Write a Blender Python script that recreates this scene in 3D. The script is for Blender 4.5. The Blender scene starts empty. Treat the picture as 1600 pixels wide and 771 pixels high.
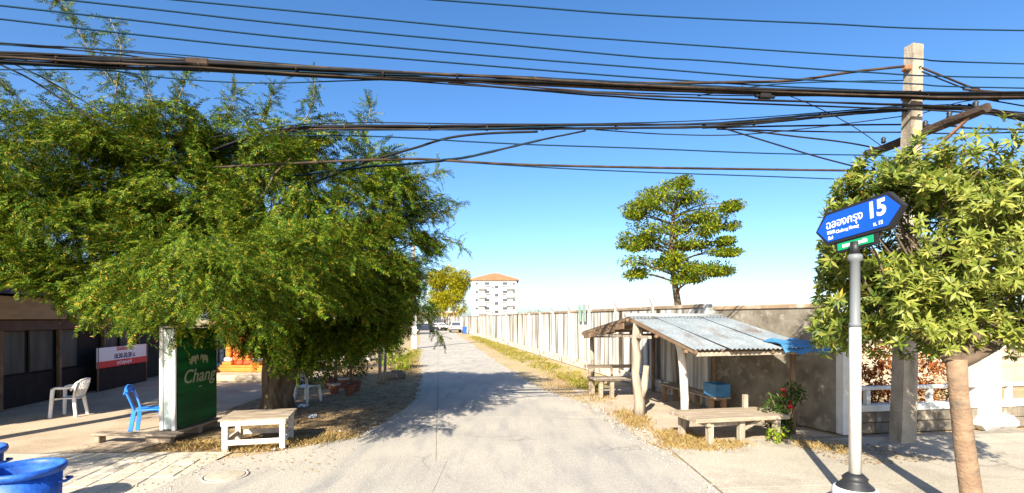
import bpy, math, random
import numpy as np
from mathutils import Vector, Matrix, Euler

SC = bpy.context.scene
COL = SC.collection
R = math.radians
rnd = random.Random(7)
NP = np.random.default_rng(11)

# ------------------------------------------------------------------ camera
CAMH, F, HZ = 2.2, 800.0, 498.0
cam = bpy.data.cameras.new('camera')
cam.sensor_width = 36.0
cam.lens = 18.0
cam.shift_y = (HZ - 385.5) / 1600.0
cam.clip_start = 0.1
cam.clip_end = 6000
camo = bpy.data.objects.new('camera', cam)
COL.objects.link(camo)
camo.location = (0, 0, CAMH)
camo.rotation_euler = (R(90), 0, 0)
SC.camera = camo

# ------------------------------------------------------------------ sky, sun, exposure
SUN_AZ, SUN_EL = R(200), R(33)          # sun behind the camera, a little to the left
w = bpy.data.worlds.new('World')
SC.world = w
w.use_nodes = True
wn = w.node_tree
sky = wn.nodes.new('ShaderNodeTexSky')
sky.sky_type = 'NISHITA'
sky.sun_disc = False
sky.sun_elevation = SUN_EL
sky.sun_rotation = SUN_AZ
sky.altitude = 0
sky.air_density = 0.85
sky.dust_density = 1.2
sky.ozone_density = 3.0
bg = wn.nodes['Background']
bg.inputs['Strength'].default_value = 0.095
hsv = wn.nodes.new('ShaderNodeHueSaturation')
hsv.inputs['Saturation'].default_value = 1.22
hsv.inputs['Hue'].default_value = 0.502
wn.links.new(sky.outputs['Color'], hsv.inputs['Color'])
wn.links.new(hsv.outputs['Color'], bg.inputs['Color'])
sl = bpy.data.lights.new('sun', 'SUN')
sl.energy = 5.0
sl.angle = R(0.5)
sl.color = (1.0, 0.93, 0.80)
so = bpy.data.objects.new('sun', sl)
COL.objects.link(so)
sdir = Vector((math.sin(SUN_AZ) * math.cos(SUN_EL), math.cos(SUN_AZ) * math.cos(SUN_EL), math.sin(SUN_EL)))
so.rotation_euler = sdir.to_track_quat('Z', 'Y').to_euler()
so.location = (-10, -20, 20)
SC.view_settings.view_transform = 'Standard'
SC.view_settings.look = 'None'
SC.view_settings.gamma = 1.0
SC.view_settings.use_curve_mapping = False
SC.view_settings.exposure = 1.42
SC.cycles.use_denoising = True
SC.cycles.max_bounces = 6
SC.cycles.transparent_max_bounces = 8


# ------------------------------------------------------------------ coordinates
def P(px, py, d):
    return Vector(((px - 800) / F * d, d, CAMH + (HZ - py) / F * d))


def G(px, py):
    d = F * CAMH / (py - HZ)
    return Vector(((px - 800) / F * d, d, 0))


ANG = R(10.0)                                    # the lane runs 10 degrees left of the view
U = Vector((-math.sin(ANG), math.cos(ANG), 0))   # along the lane
V = Vector((math.cos(ANG), math.sin(ANG), 0))    # along the main road


# ------------------------------------------------------------------ materials
MATS = {}


def mat(name, c1, c2=None, scale=3.0, rough=0.8, bump=0.0, bscale=None, stretch=(1, 1, 1), lo=0.35, hi=0.65,
        metal=0.0, spec=0.3, detail=6.0, c3=None, s3=0.5, lo3=0.5, hi3=0.62, st3=(1, 1, 1), speck=0.0, sspeck=90.0, crack=0.0):
    if name in MATS:
        return MATS[name]
    m = bpy.data.materials.new(name)
    m.use_nodes = True
    nt = m.node_tree
    b = nt.nodes['Principled BSDF']
    b.inputs['Roughness'].default_value = rough
    b.inputs['Metallic'].default_value = metal
    b.inputs['Specular IOR Level'].default_value = spec
    b.inputs['Base Color'].default_value = (*c1, 1)
    geo = nt.nodes.new('ShaderNodeNewGeometry')

    def noise(sc, st, det):
        mp = nt.nodes.new('ShaderNodeMapping')
        mp.inputs['Scale'].default_value = st
        nt.links.new(geo.outputs['Position'], mp.inputs['Vector'])
        n = nt.nodes.new('ShaderNodeTexNoise')
        n.inputs['Scale'].default_value = sc
        n.inputs['Detail'].default_value = det
        nt.links.new(mp.outputs['Vector'], n.inputs['Vector'])
        return n

    last = None
    if c2 is not None:
        n = noise(scale, stretch, detail)
        r = nt.nodes.new('ShaderNodeValToRGB')
        r.color_ramp.elements[0].position = lo
        r.color_ramp.elements[1].position = hi
        r.color_ramp.elements[0].color = (*c1, 1)
        r.color_ramp.elements[1].color = (*c2, 1)
        nt.links.new(n.outputs['Fac'], r.inputs['Fac'])
        last = r.outputs['Color']
    if c3 is not None:
        n3 = noise(s3, st3, 8.0)
        r3 = nt.nodes.new('ShaderNodeValToRGB')
        r3.color_ramp.elements[0].position = lo3
        r3.color_ramp.elements[1].position = hi3
        r3.color_ramp.elements[0].color = (0, 0, 0, 1)
        r3.color_ramp.elements[1].color = (1, 1, 1, 1)
        nt.links.new(n3.outputs['Fac'], r3.inputs['Fac'])
        mx = nt.nodes.new('ShaderNodeMix')
        mx.data_type = 'RGBA'
        nt.links.new(r3.outputs['Color'], mx.inputs[0])
        if last is not None:
            nt.links.new(last, mx.inputs[6])
        else:
            mx.inputs[6].default_value = (*c1, 1)
        mx.inputs[7].default_value = (*c3, 1)
        last = mx.outputs[2]
    if speck > 0 and last is not None:
        ns_ = noise(sspeck, (1, 1, 1), 3.0)
        mr = nt.nodes.new('ShaderNodeMapRange')
        mr.inputs[1].default_value, mr.inputs[2].default_value = 0.3, 0.7
        mr.inputs[3].default_value, mr.inputs[4].default_value = 1 - speck, 1 + speck
        nt.links.new(ns_.outputs['Fac'], mr.inputs[0])
        mm = nt.nodes.new('ShaderNodeMix')
        mm.data_type = 'RGBA'
        mm.blend_type = 'MULTIPLY'
        mm.inputs[0].default_value = 1.0
        nt.links.new(last, mm.inputs[6])
        nt.links.new(mr.outputs[0], mm.inputs[7])
        last = mm.outputs[2]
    if crack > 0 and last is not None:
        wob = noise(1.3, (1, 1, 1), 5.0)
        va = nt.nodes.new('ShaderNodeVectorMath')
        va.operation = 'ADD'
        nt.links.new(geo.outputs['Position'], va.inputs[0])
        nt.links.new(wob.outputs['Color'], va.inputs[1])
        vo = nt.nodes.new('ShaderNodeTexVoronoi')
        vo.feature = 'DISTANCE_TO_EDGE'
        vo.inputs['Scale'].default_value = 0.42
        nt.links.new(va.outputs[0], vo.inputs['Vector'])
        mr = nt.nodes.new('ShaderNodeMapRange')
        mr.inputs[1].default_value, mr.inputs[2].default_value = 0.0, 0.012
        mr.inputs[3].default_value, mr.inputs[4].default_value = 1.0, 0.0
        nt.links.new(vo.outputs['Distance'], mr.inputs[0])
        gate = noise(0.5, (1, 1, 1), 2.0)
        gr = nt.nodes.new('ShaderNodeMapRange')
        gr.inputs[1].default_value, gr.inputs[2].default_value = 0.5, 0.6
        gr.inputs[3].default_value, gr.inputs[4].default_value = 0.0, crack
        nt.links.new(gate.outputs['Fac'], gr.inputs[0])
        ml = nt.nodes.new('ShaderNodeMath')
        ml.operation = 'MULTIPLY'
        nt.links.new(mr.outputs[0], ml.inputs[0])
        nt.links.new(gr.outputs[0], ml.inputs[1])
        mm = nt.nodes.new('ShaderNodeMix')
        mm.data_type = 'RGBA'
        nt.links.new(ml.outputs[0], mm.inputs[0])
        nt.links.new(last, mm.inputs[6])
        mm.inputs[7].default_value = (0.11, 0.095, 0.075, 1)
        last = mm.outputs[2]
    if last is not None:
        nt.links.new(last, b.inputs['Base Color'])
    if bump > 0:
        nb = noise(bscale or scale * 4, stretch, 5.0)
        bp = nt.nodes.new('ShaderNodeBump')
        bp.inputs['Strength'].default_value = bump
        bp.inputs['Distance'].default_value = 0.02
        nt.links.new(nb.outputs['Fac'], bp.inputs['Height'])
        nt.links.new(bp.outputs['Normal'], b.inputs['Normal'])
    MATS[name] = m
    return m


def leafmat(name, cols, trans=0.35, rough=0.65, spec=0.12):
    m = bpy.data.materials.new(name)
    m.use_nodes = True
    nt = m.node_tree
    b = nt.nodes['Principled BSDF']
    b.inputs['Roughness'].default_value = rough
    b.inputs['Specular IOR Level'].default_value = spec
    geo = nt.nodes.new('ShaderNodeNewGeometry')
    r = nt.nodes.new('ShaderNodeValToRGB')
    r.color_ramp.interpolation = 'LINEAR'
    els = r.color_ramp.elements
    els[0].position = cols[0][0]
    els[0].color = (*cols[0][1], 1)
    els[1].position = cols[-1][0]
    els[1].color = (*cols[-1][1], 1)
    for p, c in cols[1:-1]:
        e = els.new(p)
        e.color = (*c, 1)
    nt.links.new(geo.outputs['Random Per Island'], r.inputs['Fac'])
    nt.links.new(r.outputs['Color'], b.inputs['Base Color'])
    t = nt.nodes.new('ShaderNodeBsdfTranslucent')
    hs = nt.nodes.new('ShaderNodeHueSaturation')
    hs.inputs['Value'].default_value = 1.3
    hs.inputs['Hue'].default_value = 0.485
    nt.links.new(r.outputs['Color'], hs.inputs['Color'])
    nt.links.new(hs.outputs['Color'], t.inputs['Color'])
    mx = nt.nodes.new('ShaderNodeMixShader')
    mx.inputs[0].default_value = trans
    nt.links.new(b.outputs[0], mx.inputs[1])
    nt.links.new(t.outputs[0], mx.inputs[2])
    nt.links.new(mx.outputs[0], nt.nodes['Material Output'].inputs['Surface'])
    MATS[name] = m
    return m


M_GROUND = mat('dirt_ground', (0.32, 0.225, 0.12), (0.40, 0.30, 0.175), 0.8, 0.95, 0.5, 14, c3=(0.34, 0.28, 0.12), s3=0.9, lo3=0.48, hi3=0.62, speck=0.3, sspeck=22)
M_ROAD = mat('lane_concrete', (0.335, 0.305, 0.258), (0.42, 0.375, 0.305), 0.45, 0.9, 0.7, 60, c3=(0.275, 0.258, 0.232), s3=1.3, lo3=0.48, hi3=0.74, st3=(2.6, 0.5, 1), speck=0.17, sspeck=38, crack=0.5)
M_JOINT = mat('joint_tar', (0.20, 0.18, 0.15), (0.30, 0.26, 0.21), 5, 0.95, 0.3)
M_APRON = mat('apron_concrete', (0.35, 0.305, 0.232), (0.42, 0.37, 0.285), 0.45, 0.9, 0.4, 60, c3=(0.26, 0.22, 0.165), s3=1.1, lo3=0.50, hi3=0.75, speck=0.2, sspeck=45, crack=0.5)
M_PAVE = mat('pale_paver', (0.44, 0.385, 0.30), (0.50, 0.44, 0.35), 1.7, 0.9, 0.35, 50, c3=(0.35, 0.30, 0.23), s3=1.5, lo3=0.52, hi3=0.72, speck=0.2, sspeck=45)
M_COURT = mat('tan_forecourt', (0.40, 0.305, 0.205), (0.46, 0.36, 0.25), 1.1, 0.92, 0.35, 30, c3=(0.30, 0.22, 0.145), s3=0.8, lo3=0.5, hi3=0.75, speck=0.22, sspeck=40, crack=.4)
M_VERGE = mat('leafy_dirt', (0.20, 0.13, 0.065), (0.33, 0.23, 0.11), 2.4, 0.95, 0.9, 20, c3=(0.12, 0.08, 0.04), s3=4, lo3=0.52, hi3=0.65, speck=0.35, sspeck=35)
M_SAND = mat('sandy_floor', (0.38, 0.30, 0.215), (0.45, 0.37, 0.275), 1.6, 0.95, 0.7, 25, speck=0.25, sspeck=30)
M_WALLP = mat('stained_white_paint', (0.66, 0.635, 0.575), (0.52, 0.48, 0.41), 0.9, 0.85, 0.3, 12,
              c3=(0.075, 0.05, 0.028), s3=2.2, lo3=0.45, hi3=0.62, st3=(1.7, 1.7, 0.08))
M_WALLB = mat('stained_wall_foot', (0.66, 0.60, 0.50), (0.45, 0.38, 0.28), 2.2, 0.9, 0.4, 14, c3=(0.18, 0.13, 0.08), s3=3.2, lo3=0.54, hi3=0.66)
M_COPE = mat('brown_coping', (0.34, 0.24, 0.15), (0.22, 0.15, 0.09), 2.0, 0.9, 0.3, c3=(0.55, 0.48, 0.38), s3=1.4, lo3=0.55, hi3=0.7)
M_CEMENT = mat('rough_cement', (0.23, 0.20, 0.155), (0.13, 0.11, 0.08), 2.6, 0.95, 1.0, 9, c3=(0.30, 0.26, 0.20), s3=5, lo3=0.55, hi3=0.68)
M_WHITE = mat('white_paint', (0.66, 0.64, 0.60), (0.55, 0.52, 0.46), 2.4, 0.7, 0.15, 12, c3=(0.33, 0.28, 0.21), s3=3.5, lo3=0.57, hi3=0.75, st3=(1, 1, .35))
M_WHITEB = mat('white_plastic', (0.80, 0.79, 0.76), (0.70, 0.68, 0.64), 6, 0.45, spec=0.5)
M_BLUEP = mat('blue_plastic', (0.02, 0.17, 0.62), (0.025, 0.21, 0.70), 6, 0.4, spec=0.5)
M_BINB = mat('blue_bin_plastic', (0.010, 0.07, 0.36), (0.018, 0.11, 0.48), 5, 0.5, 0.15, 20, spec=0.4, c3=(0.035, 0.055, 0.10), s3=3, lo3=0.5, hi3=0.72, speck=.25, sspeck=30)
M_WOODG = mat('grey_wood', (0.36, 0.29, 0.21), (0.24, 0.18, 0.125), 5, 0.9, 0.6, 18, stretch=(0.4, 3, 3))
M_WOODL = mat('bleached_wood', (0.40, 0.335, 0.255), (0.24, 0.19, 0.14), 4, 0.9, 0.6, 16, stretch=(3, 3, 0.5))
M_WOODD = mat('dark_wood', (0.15, 0.095, 0.055), (0.24, 0.155, 0.09), 4, 0.9, 0.6, 14)
M_WOODW = mat('whitewashed_wood', (0.58, 0.52, 0.43), (0.40, 0.34, 0.26), 6, 0.85, 0.4, 18, lo=0.45, hi=0.75)
M_BARK = mat('tamarind_bark', (0.07, 0.05, 0.033), (0.15, 0.11, 0.07), 6, 0.95, 1.0, 12, stretch=(2, 2, 0.5))
M_BARKL = mat('pale_bark', (0.27, 0.175, 0.105), (0.18, 0.115, 0.07), 5, 0.9, 0.9, 20, stretch=(1, 1, 1.6), c3=(0.12, 0.095, 0.07), s3=6, lo3=0.52, hi3=0.66)
M_TWIG = mat('twig', (0.20, 0.15, 0.09), (0.28, 0.2, 0.12), 5, 0.9)
M_ZINC = mat('zinc_sheet', (0.175, 0.20, 0.208), (0.25, 0.275, 0.28), 1.3, 0.7, 0.1, 5, metal=0.0, c3=(0.15, 0.12, 0.095), s3=1.3, lo3=0.54, hi3=0.70, st3=(2, .7, 1), speck=.15, sspeck=14)
M_TARP = mat('blue_tarp', (0.035, 0.14, 0.26), (0.06, 0.20, 0.36), 4, 0.5)
M_POLE = mat('concrete_pole', (0.27, 0.225, 0.165), (0.36, 0.30, 0.225), 3, 0.9, 0.5, 20, c3=(0.14, 0.115, 0.085), s3=3.5, lo3=0.52, hi3=0.68, st3=(1, 1, .4), speck=.2, sspeck=50)
M_CABLE = mat('black_cable', (0.012, 0.013, 0.015), (0.022, 0.021, 0.021), 3, 0.85, spec=0.1)
M_CABLEB = mat('brown_cable', (0.028, 0.020, 0.015), (0.075, 0.052, 0.036), 3, 0.9, spec=0.1)
M_CABLEG = mat('slate_cable', (0.012, 0.035, 0.06), None, rough=0.9, spec=0.05)
M_RUST = mat('rust', (0.22, 0.10, 0.05), (0.30, 0.16, 0.09), 6, 0.9, 0.4)
M_BLACK = mat('black_metal', (0.018, 0.018, 0.02), None, rough=0.5, spec=0.4)
M_SIGNB = mat('sign_blue', (0.008, 0.085, 0.62), None, rough=0.4, spec=0.4)
M_SIGNG = mat('sign_green', (0.01, 0.32, 0.13), None, rough=0.4)
M_SIGNW = mat('sign_white', (0.85, 0.85, 0.85), None, rough=0.5)
M_CHANG = mat('chang_green', (0.003, 0.045, 0.012), (0.006, 0.095, 0.022), 2.2, 0.6, stretch=(0.3, 0.3, 3), spec=0.2)
M_CREAM = mat('logo_cream', (0.30, 0.32, 0.20), None, rough=0.5)
M_GREYM = mat('grey_panel', (0.30, 0.31, 0.30), (0.36, 0.36, 0.34), 3, 0.6)
M_ORANGE = mat('shrine_orange', (0.58, 0.155, 0.022), (0.66, 0.21, 0.035), 4, 0.6)
M_REDL = mat('shrine_red', (0.55, 0.05, 0.02), (0.65, 0.10, 0.03), 4, 0.6)
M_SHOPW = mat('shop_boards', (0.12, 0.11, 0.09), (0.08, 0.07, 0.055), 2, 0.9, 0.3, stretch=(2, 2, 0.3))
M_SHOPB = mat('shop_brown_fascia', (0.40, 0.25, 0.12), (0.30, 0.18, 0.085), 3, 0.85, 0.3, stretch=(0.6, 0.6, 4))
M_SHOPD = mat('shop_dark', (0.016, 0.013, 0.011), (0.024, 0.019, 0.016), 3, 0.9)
M_NAVY = mat('navy_edge', (0.012, 0.016, 0.06), (0.02, 0.022, 0.08), 3, 0.7)
M_BANW = mat('banner_white', (0.78, 0.78, 0.80), None, rough=0.6)
M_BANR = mat('banner_red', (0.62, 0.02, 0.03), None, rough=0.6)
M_BANN = mat('banner_navy', (0.015, 0.03, 0.16), None, rough=0.6)
M_BLDG = mat('apartment_white', (0.62, 0.61, 0.60), (0.58, 0.57, 0.56), 0.2, 0.8)
M_ROOFT = mat('terracotta_roof', (0.42, 0.13, 0.055), (0.48, 0.17, 0.08), 0.8, 0.8)
M_GLASSD = mat('dark_glass', (0.05, 0.06, 0.07), None, rough=0.15, spec=0.6)
M_TYRE = mat('tyre', (0.02, 0.02, 0.02), None, rough=0.9)
M_CARW = mat('pickup_silver', (0.55, 0.53, 0.50), None, rough=0.3, spec=0.6)
M_CARD = mat('car_dark', (0.03, 0.035, 0.06), None, rough=0.3, spec=0.6)
M_REDG = mat('tail_light', (0.5, 0.01, 0.01), None, rough=0.3)
M_BRICK = mat('brick_red', (0.22, 0.09, 0.055), (0.16, 0.065, 0.04), 5, 0.9, 0.4)
M_GREENS = mat('green_sheet', (0.22, 0.33, 0.27), (0.29, 0.40, 0.34), 3, 0.6)
M_RUBBLE = mat('rubble', (0.34, 0.30, 0.25), (0.48, 0.42, 0.34), 3, 0.95, 0.6)
M_FENCEB = mat('dark_fence_blocks', (0.12, 0.10, 0.075), (0.22, 0.18, 0.13), 3.5, 0.95, 0.8, 12, c3=(0.42, 0.36, 0.28), s3=4.5, lo3=0.58, hi3=0.7)
M_TAN = mat('tan_wall', (0.44, 0.36, 0.26), (0.36, 0.29, 0.20), 2, 0.9)
M_PIPEG = mat('green_pipe', (0.05, 0.16, 0.13), None, rough=0.5)

L_TAM = leafmat('tamarind_leaf', [(0.0, (0.012, 0.042, 0.003)), (0.40, (0.042, 0.090, 0.005)), (0.75, (0.108, 0.158, 0.007)), (0.95, (0.24, 0.23, 0.012)), (1.0, (0.36, 0.17, 0.035))], 0.22)
L_RT = leafmat('whorl_leaf', [(0.0, (0.045, 0.085, 0.012)), (0.4, (0.12, 0.165, 0.018)), (0.85, (0.25, 0.27, 0.045)), (0.97, (0.34, 0.32, 0.07)), (1.0, (0.45, 0.30, 0.04))], 0.28, 0.45, 0.25)
L_BG = leafmat('rain_tree_leaf', [(0.0, (0.035, 0.085, 0.008)), (0.5, (0.13, 0.19, 0.011)), (1.0, (0.30, 0.27, 0.015))], 0.3)
L_BAM = leafmat('bamboo_leaf', [(0.0, (0.16, 0.19, 0.008)), (0.5, (0.32, 0.31, 0.012)), (1.0, (0.46, 0.37, 0.02))], 0.35)
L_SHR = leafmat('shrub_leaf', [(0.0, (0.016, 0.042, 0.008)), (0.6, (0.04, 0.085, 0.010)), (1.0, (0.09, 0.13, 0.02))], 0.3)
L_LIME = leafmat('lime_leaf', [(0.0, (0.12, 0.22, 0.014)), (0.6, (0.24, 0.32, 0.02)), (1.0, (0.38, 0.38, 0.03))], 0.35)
L_DRY = leafmat('dry_orange_leaf', [(0.0, (0.16, 0.045, 0.012)), (0.5, (0.32, 0.10, 0.022)), (1.0, (0.42, 0.19, 0.05))], 0.3)
L_STRAW = leafmat('straw_grass', [(0.0, (0.26, 0.16, 0.055)), (0.6, (0.42, 0.29, 0.11)), (1.0, (0.36, 0.31, 0.12))], 0.3)
L_GRASS = leafmat('verge_grass', [(0.0, (0.11, 0.14, 0.015)), (0.4, (0.24, 0.22, 0.03)), (1.0, (0.40, 0.30, 0.09))], 0.3)
L_LITTER = leafmat('leaf_litter', [(0.0, (0.14, 0.08, 0.03)), (0.5, (0.36, 0.22, 0.08)), (1.0, (0.55, 0.40, 0.18))], 0.1)
L_RED = leafmat('red_petal', [(0.0, (0.22, 0.006, 0.012)), (1.0, (0.36, 0.012, 0.02))], 0.3)
L_FAR = leafmat('far_leaf', [(0.0, (0.05, 0.09, 0.02)), (1.0, (0.11, 0.15, 0.04))], 0.25)


# ------------------------------------------------------------------ object helpers
def tag(o, label=None, cat=None, group=None, kind=None):
    if label:
        o['label'] = label
    if cat:
        o['category'] = cat
    if group:
        o['group'] = group
    if kind:
        o['kind'] = kind
    return o


def thing(name, label, cat, loc=(0, 0, 0), rotz=0.0, group=None):
    o = bpy.data.objects.new(name, None)
    o.empty_display_size = 0.2
    COL.objects.link(o)
    o.location = loc
    o.rotation_euler = (0, 0, rotz)
    return tag(o, label, cat, group)


def pmat(o):
    """matrix of an object from its own values, up through its parents"""
    m = Matrix.LocRotScale(o.location, o.rotation_euler, o.scale)
    return pmat(o.parent) @ m if o.parent else m


class MB:
    def __init__(self):
        self.v, self.f, self.sm = [], [], []

    def add(self, vs, fs, smooth=False):
        n = len(self.v)
        self.v += [tuple(p) for p in vs]
        self.f += [tuple(i + n for i in q) for q in fs]
        self.sm += [smooth] * len(fs)
        return self

    def box(self, c, s, rot=None, bev=0.0):
        hx, hy, hz = s[0] / 2, s[1] / 2, s[2] / 2
        c = Vector(c)
        rm = rot if rot is not None else Matrix.Identity(3)
        if bev <= 0:
            pts = [(x, y, z) for x in (-hx, hx) for y in (-hy, hy) for z in (-hz, hz)]
            fs = [(0, 1, 3, 2), (4, 6, 7, 5), (0, 4, 5, 1), (2, 3, 7, 6), (0, 2, 6, 4), (1, 5, 7, 3)]
            self.add([c + rm @ Vector(p) for p in pts], fs)
        else:
            b = min(bev, hx * .9, hy * .9, hz * .9)
            pts, idx = [], {}
            for sx in (-1, 1):
                for sy in (-1, 1):
                    for sz in (-1, 1):
                        for a in range(3):
                            p = [sx * (hx - (b if a != 0 else 0)), sy * (hy - (b if a != 1 else 0)), sz * (hz - (b if a != 2 else 0))]
                            idx[(sx, sy, sz, a)] = len(pts)
                            pts.append(p)
            fs = []
            S = (-1, 1)
            for s_ in S:
                fs.append([idx[(s_, a, b_, 0)] for a, b_ in ((-1, -1), (1, -1), (1, 1), (-1, 1))][::s_])
                fs.append([idx[(a, s_, b_, 1)] for a, b_ in ((-1, -1), (1, -1), (1, 1), (-1, 1))][::-s_])
                fs.append([idx[(a, b_, s_, 2)] for a, b_ in ((-1, -1), (1, -1), (1, 1), (-1, 1))][::s_])
            for a in S:
                for b_ in S:
                    fs.append([idx[(a, b_, -1, 0)], idx[(a, b_, 1, 0)], idx[(a, b_, 1, 1)], idx[(a, b_, -1, 1)]])
                    fs.append([idx[(a, -1, b_, 0)], idx[(a, 1, b_, 0)], idx[(a, 1, b_, 2)], idx[(a, -1, b_, 2)]])
                    fs.append([idx[(-1, a, b_, 1)], idx[(1, a, b_, 1)], idx[(1, a, b_, 2)], idx[(-1, a, b_, 2)]])
                    for c_ in S:
                        fs.append([idx[(a, b_, c_, 0)], idx[(a, b_, c_, 1)], idx[(a, b_, c_, 2)]])
            self.add([c + rm @ Vector(p) for p in pts], fs)
        return self

    def bar(self, p0, p1, w, h, up=(0, 0, 1), w1=None, h1=None):
        p0, p1 = Vector(p0), Vector(p1)
        d = (p1 - p0).normalized()
        up = Vector(up)
        if abs(d.dot(up)) > 0.98:
            up = Vector((0, 1, 0))
        x = d.cross(up).normalized()
        y = x.cross(d).normalized()
        w1 = w if w1 is None else w1
        h1 = h if h1 is None else h1
        pts = []
        for p, a, b in ((p0, w, h), (p1, w1, h1)):
            pts += [p - x * a / 2 - y * b / 2, p + x * a / 2 - y * b / 2, p + x * a / 2 + y * b / 2, p - x * a / 2 + y * b / 2]
        self.add(pts, [(3, 2, 1, 0), (4, 5, 6, 7), (0, 1, 5, 4), (1, 2, 6, 5), (2, 3, 7, 6), (3, 0, 4, 7)])
        return self

    def tube(self, path, radii, n=8, caps=True, smooth=True, jit=0.0):
        path = [Vector(p) for p in path]
        if not hasattr(radii, '__len__'):
            radii = [radii] * len(path)
        k = len(path)
        pts, fs = [], []
        prev = None
        for i, p in enumerate(path):
            d = (path[min(i + 1, k - 1)] - path[max(i - 1, 0)])
            if d.length < 1e-9:
                d = Vector((0, 0, 1))
            d.normalize()
            if prev is None:
                ref = Vector((0, 0, 1)) if abs(d.z) < 0.9 else Vector((1, 0, 0))
                x = d.cross(ref).normalized()
            else:
                x = (prev - d * prev.dot(d)).normalized()
            prev = x
            y = d.cross(x)
            for j in range(n):
                a = 2 * math.pi * j / n
                rr = radii[i] * (1 + (rnd.uniform(-jit, jit) if jit else 0))
                pts.append(p + (x * math.cos(a) + y * math.sin(a)) * rr)
        for i in range(k - 1):
            for j in range(n):
                j2 = (j + 1) % n
                fs.append((i * n + j, i * n + j2, (i + 1) * n + j2, (i + 1) * n + j))
        if caps:
            fs.append(tuple(range(n - 1, -1, -1)))
            fs.append(tuple((k - 1) * n + j for j in range(n)))
        self.add(pts, fs, smooth)
        return self

    def lathe(self, prof, c=(0, 0, 0), n=24, smooth=True, closed=True):
        c = Vector(c)
        pts, fs = [], []
        for r_, z in prof:
            for j in range(n):
                a = 2 * math.pi * j / n
                pts.append(c + Vector((r_ * math.cos(a), r_ * math.sin(a), z)))
        for i in range(len(prof) - 1):
            for j in range(n):
                j2 = (j + 1) % n
                fs.append((i * n + j, i * n + j2, (i + 1) * n + j2, (i + 1) * n + j))
        if closed:
            fs.append(tuple(range(n - 1, -1, -1)))
            fs.append(tuple((len(prof) - 1) * n + j for j in range(n)))
        self.add(pts, fs, smooth)
        return self

    def prism(self, poly, z0, z1):
        n = len(poly)
        a = sum(poly[i][0] * poly[(i + 1) % n][1] - poly[(i + 1) % n][0] * poly[i][1] for i in range(n))
        if a < 0:
            poly = poly[::-1]
        pts = [(p[0], p[1], z0) for p in poly] + [(p[0], p[1], z1) for p in poly]
        fs = [tuple(range(n - 1, -1, -1)), tuple(range(n, 2 * n))]
        fs += [(i, (i + 1) % n, n + (i + 1) % n, n + i) for i in range(n)]
        self.add(pts, fs)
        return self

    def build(self, name, m, parent=None, world=False, data=None):
        me = bpy.data.meshes.new(name)
        vs = self.v
        if world and parent is not None:
            inv = pmat(parent).inverted()
            vs = [tuple(inv @ Vector(p)) for p in vs]
        me.from_pydata(vs, [], self.f)
        if any(self.sm):
            me.polygons.foreach_set('use_smooth', self.sm)
        me.materials.append(m)
        me.update()
        o = bpy.data.objects.new(name, me)
        COL.objects.link(o)
        if parent is not None:
            o.parent = parent
        return o


def inst(src, name, parent, loc=(0, 0, 0), rot=(0, 0, 0), scale=(1, 1, 1)):
    """another object on the same mesh data"""
    o = bpy.data.objects.new(name, src.data)
    COL.objects.link(o)
    o.parent = parent
    o.location = loc
    o.rotation_euler = rot
    o.scale = scale
    return o


def struct(o):
    o['kind'] = 'structure'
    return o


def sheet(name, pts, z, m):
    b = MB()
    pts = [(p[0], p[1]) for p in pts]
    n = len(pts)
    a = sum(pts[i][0] * pts[(i + 1) % n][1] - pts[(i + 1) % n][0] * pts[i][1] for i in range(n))
    if a < 0:
        pts = pts[::-1]
    b.add([(x, y, z) for x, y in pts], [tuple(range(n))])
    return b.build(name, m)


def text_part(name, s, size, m, parent, loc, rot, ext=0.002, shear=0.0, sx=1.0, align='CENTER', bold=0.0):
    cu = bpy.data.curves.new(name, 'FONT')
    cu.body = s
    cu.size = size
    cu.extrude = ext
    cu.offset = bold
    cu.shear = shear
    cu.resolution_u = 3
    cu.align_x = align
    cu.align_y = 'CENTER'
    to = bpy.data.objects.new(name + '_tmp', cu)
    COL.objects.link(to)
    bpy.context.view_layer.update()
    dg = bpy.context.evaluated_depsgraph_get()
    me = bpy.data.meshes.new_from_object(to.evaluated_get(dg))
    bpy.data.objects.remove(to)
    me.name = name
    me.materials.clear()
    me.materials.append(m)
    o = bpy.data.objects.new(name, me)
    COL.objects.link(o)
    o.parent = parent
    o.location = loc
    o.rotation_euler = rot
    o.scale = (sx, 1, 1)
    return o


# ------------------------------------------------------------------ foliage helpers (numpy)
def npmesh(name, verts, faces, m, parent=None, world=True):
    """verts (n,3), faces (k,4) or (k,3)"""
    verts = np.asarray(verts, dtype=np.float64)
    faces = np.asarray(faces, dtype=np.int32)
    if parent is not None and world:
        inv = np.array(pmat(parent).inverted())
        verts = verts @ inv[:3, :3].T + inv[:3, 3]
    me = bpy.data.meshes.new(name)
    k = faces.shape[1]
    me.vertices.add(len(verts))
    me.vertices.foreach_set('co', verts.astype(np.float32).ravel())
    me.loops.add(faces.size)
    me.loops.foreach_set('vertex_index', faces.ravel())
    me.polygons.add(len(faces))
    me.polygons.foreach_set('loop_start', np.arange(0, faces.size, k, dtype=np.int32))
    me.polygons.foreach_set('loop_total', np.full(len(faces), k, dtype=np.int32))
    me.materials.append(m)
    me.update(calc_edges=True)
    o = bpy.data.objects.new(name, me)
    COL.objects.link(o)
    if parent is not None:
        o.parent = parent
    return o


def unit(a):
    return a / np.maximum(np.linalg.norm(a, axis=-1, keepdims=True), 1e-9)


def frames(dirs, rng):
    """rotation matrices whose x axis is dirs, z axis roughly up with a random roll"""
    x = unit(dirs)
    up = np.tile(np.array([0, 0, 1.0]), (len(x), 1)) + rng.normal(0, 0.45, (len(x), 3))
    y = unit(np.cross(up, x))
    z = np.cross(x, y)
    return np.stack([x, y, z], axis=2)


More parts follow.
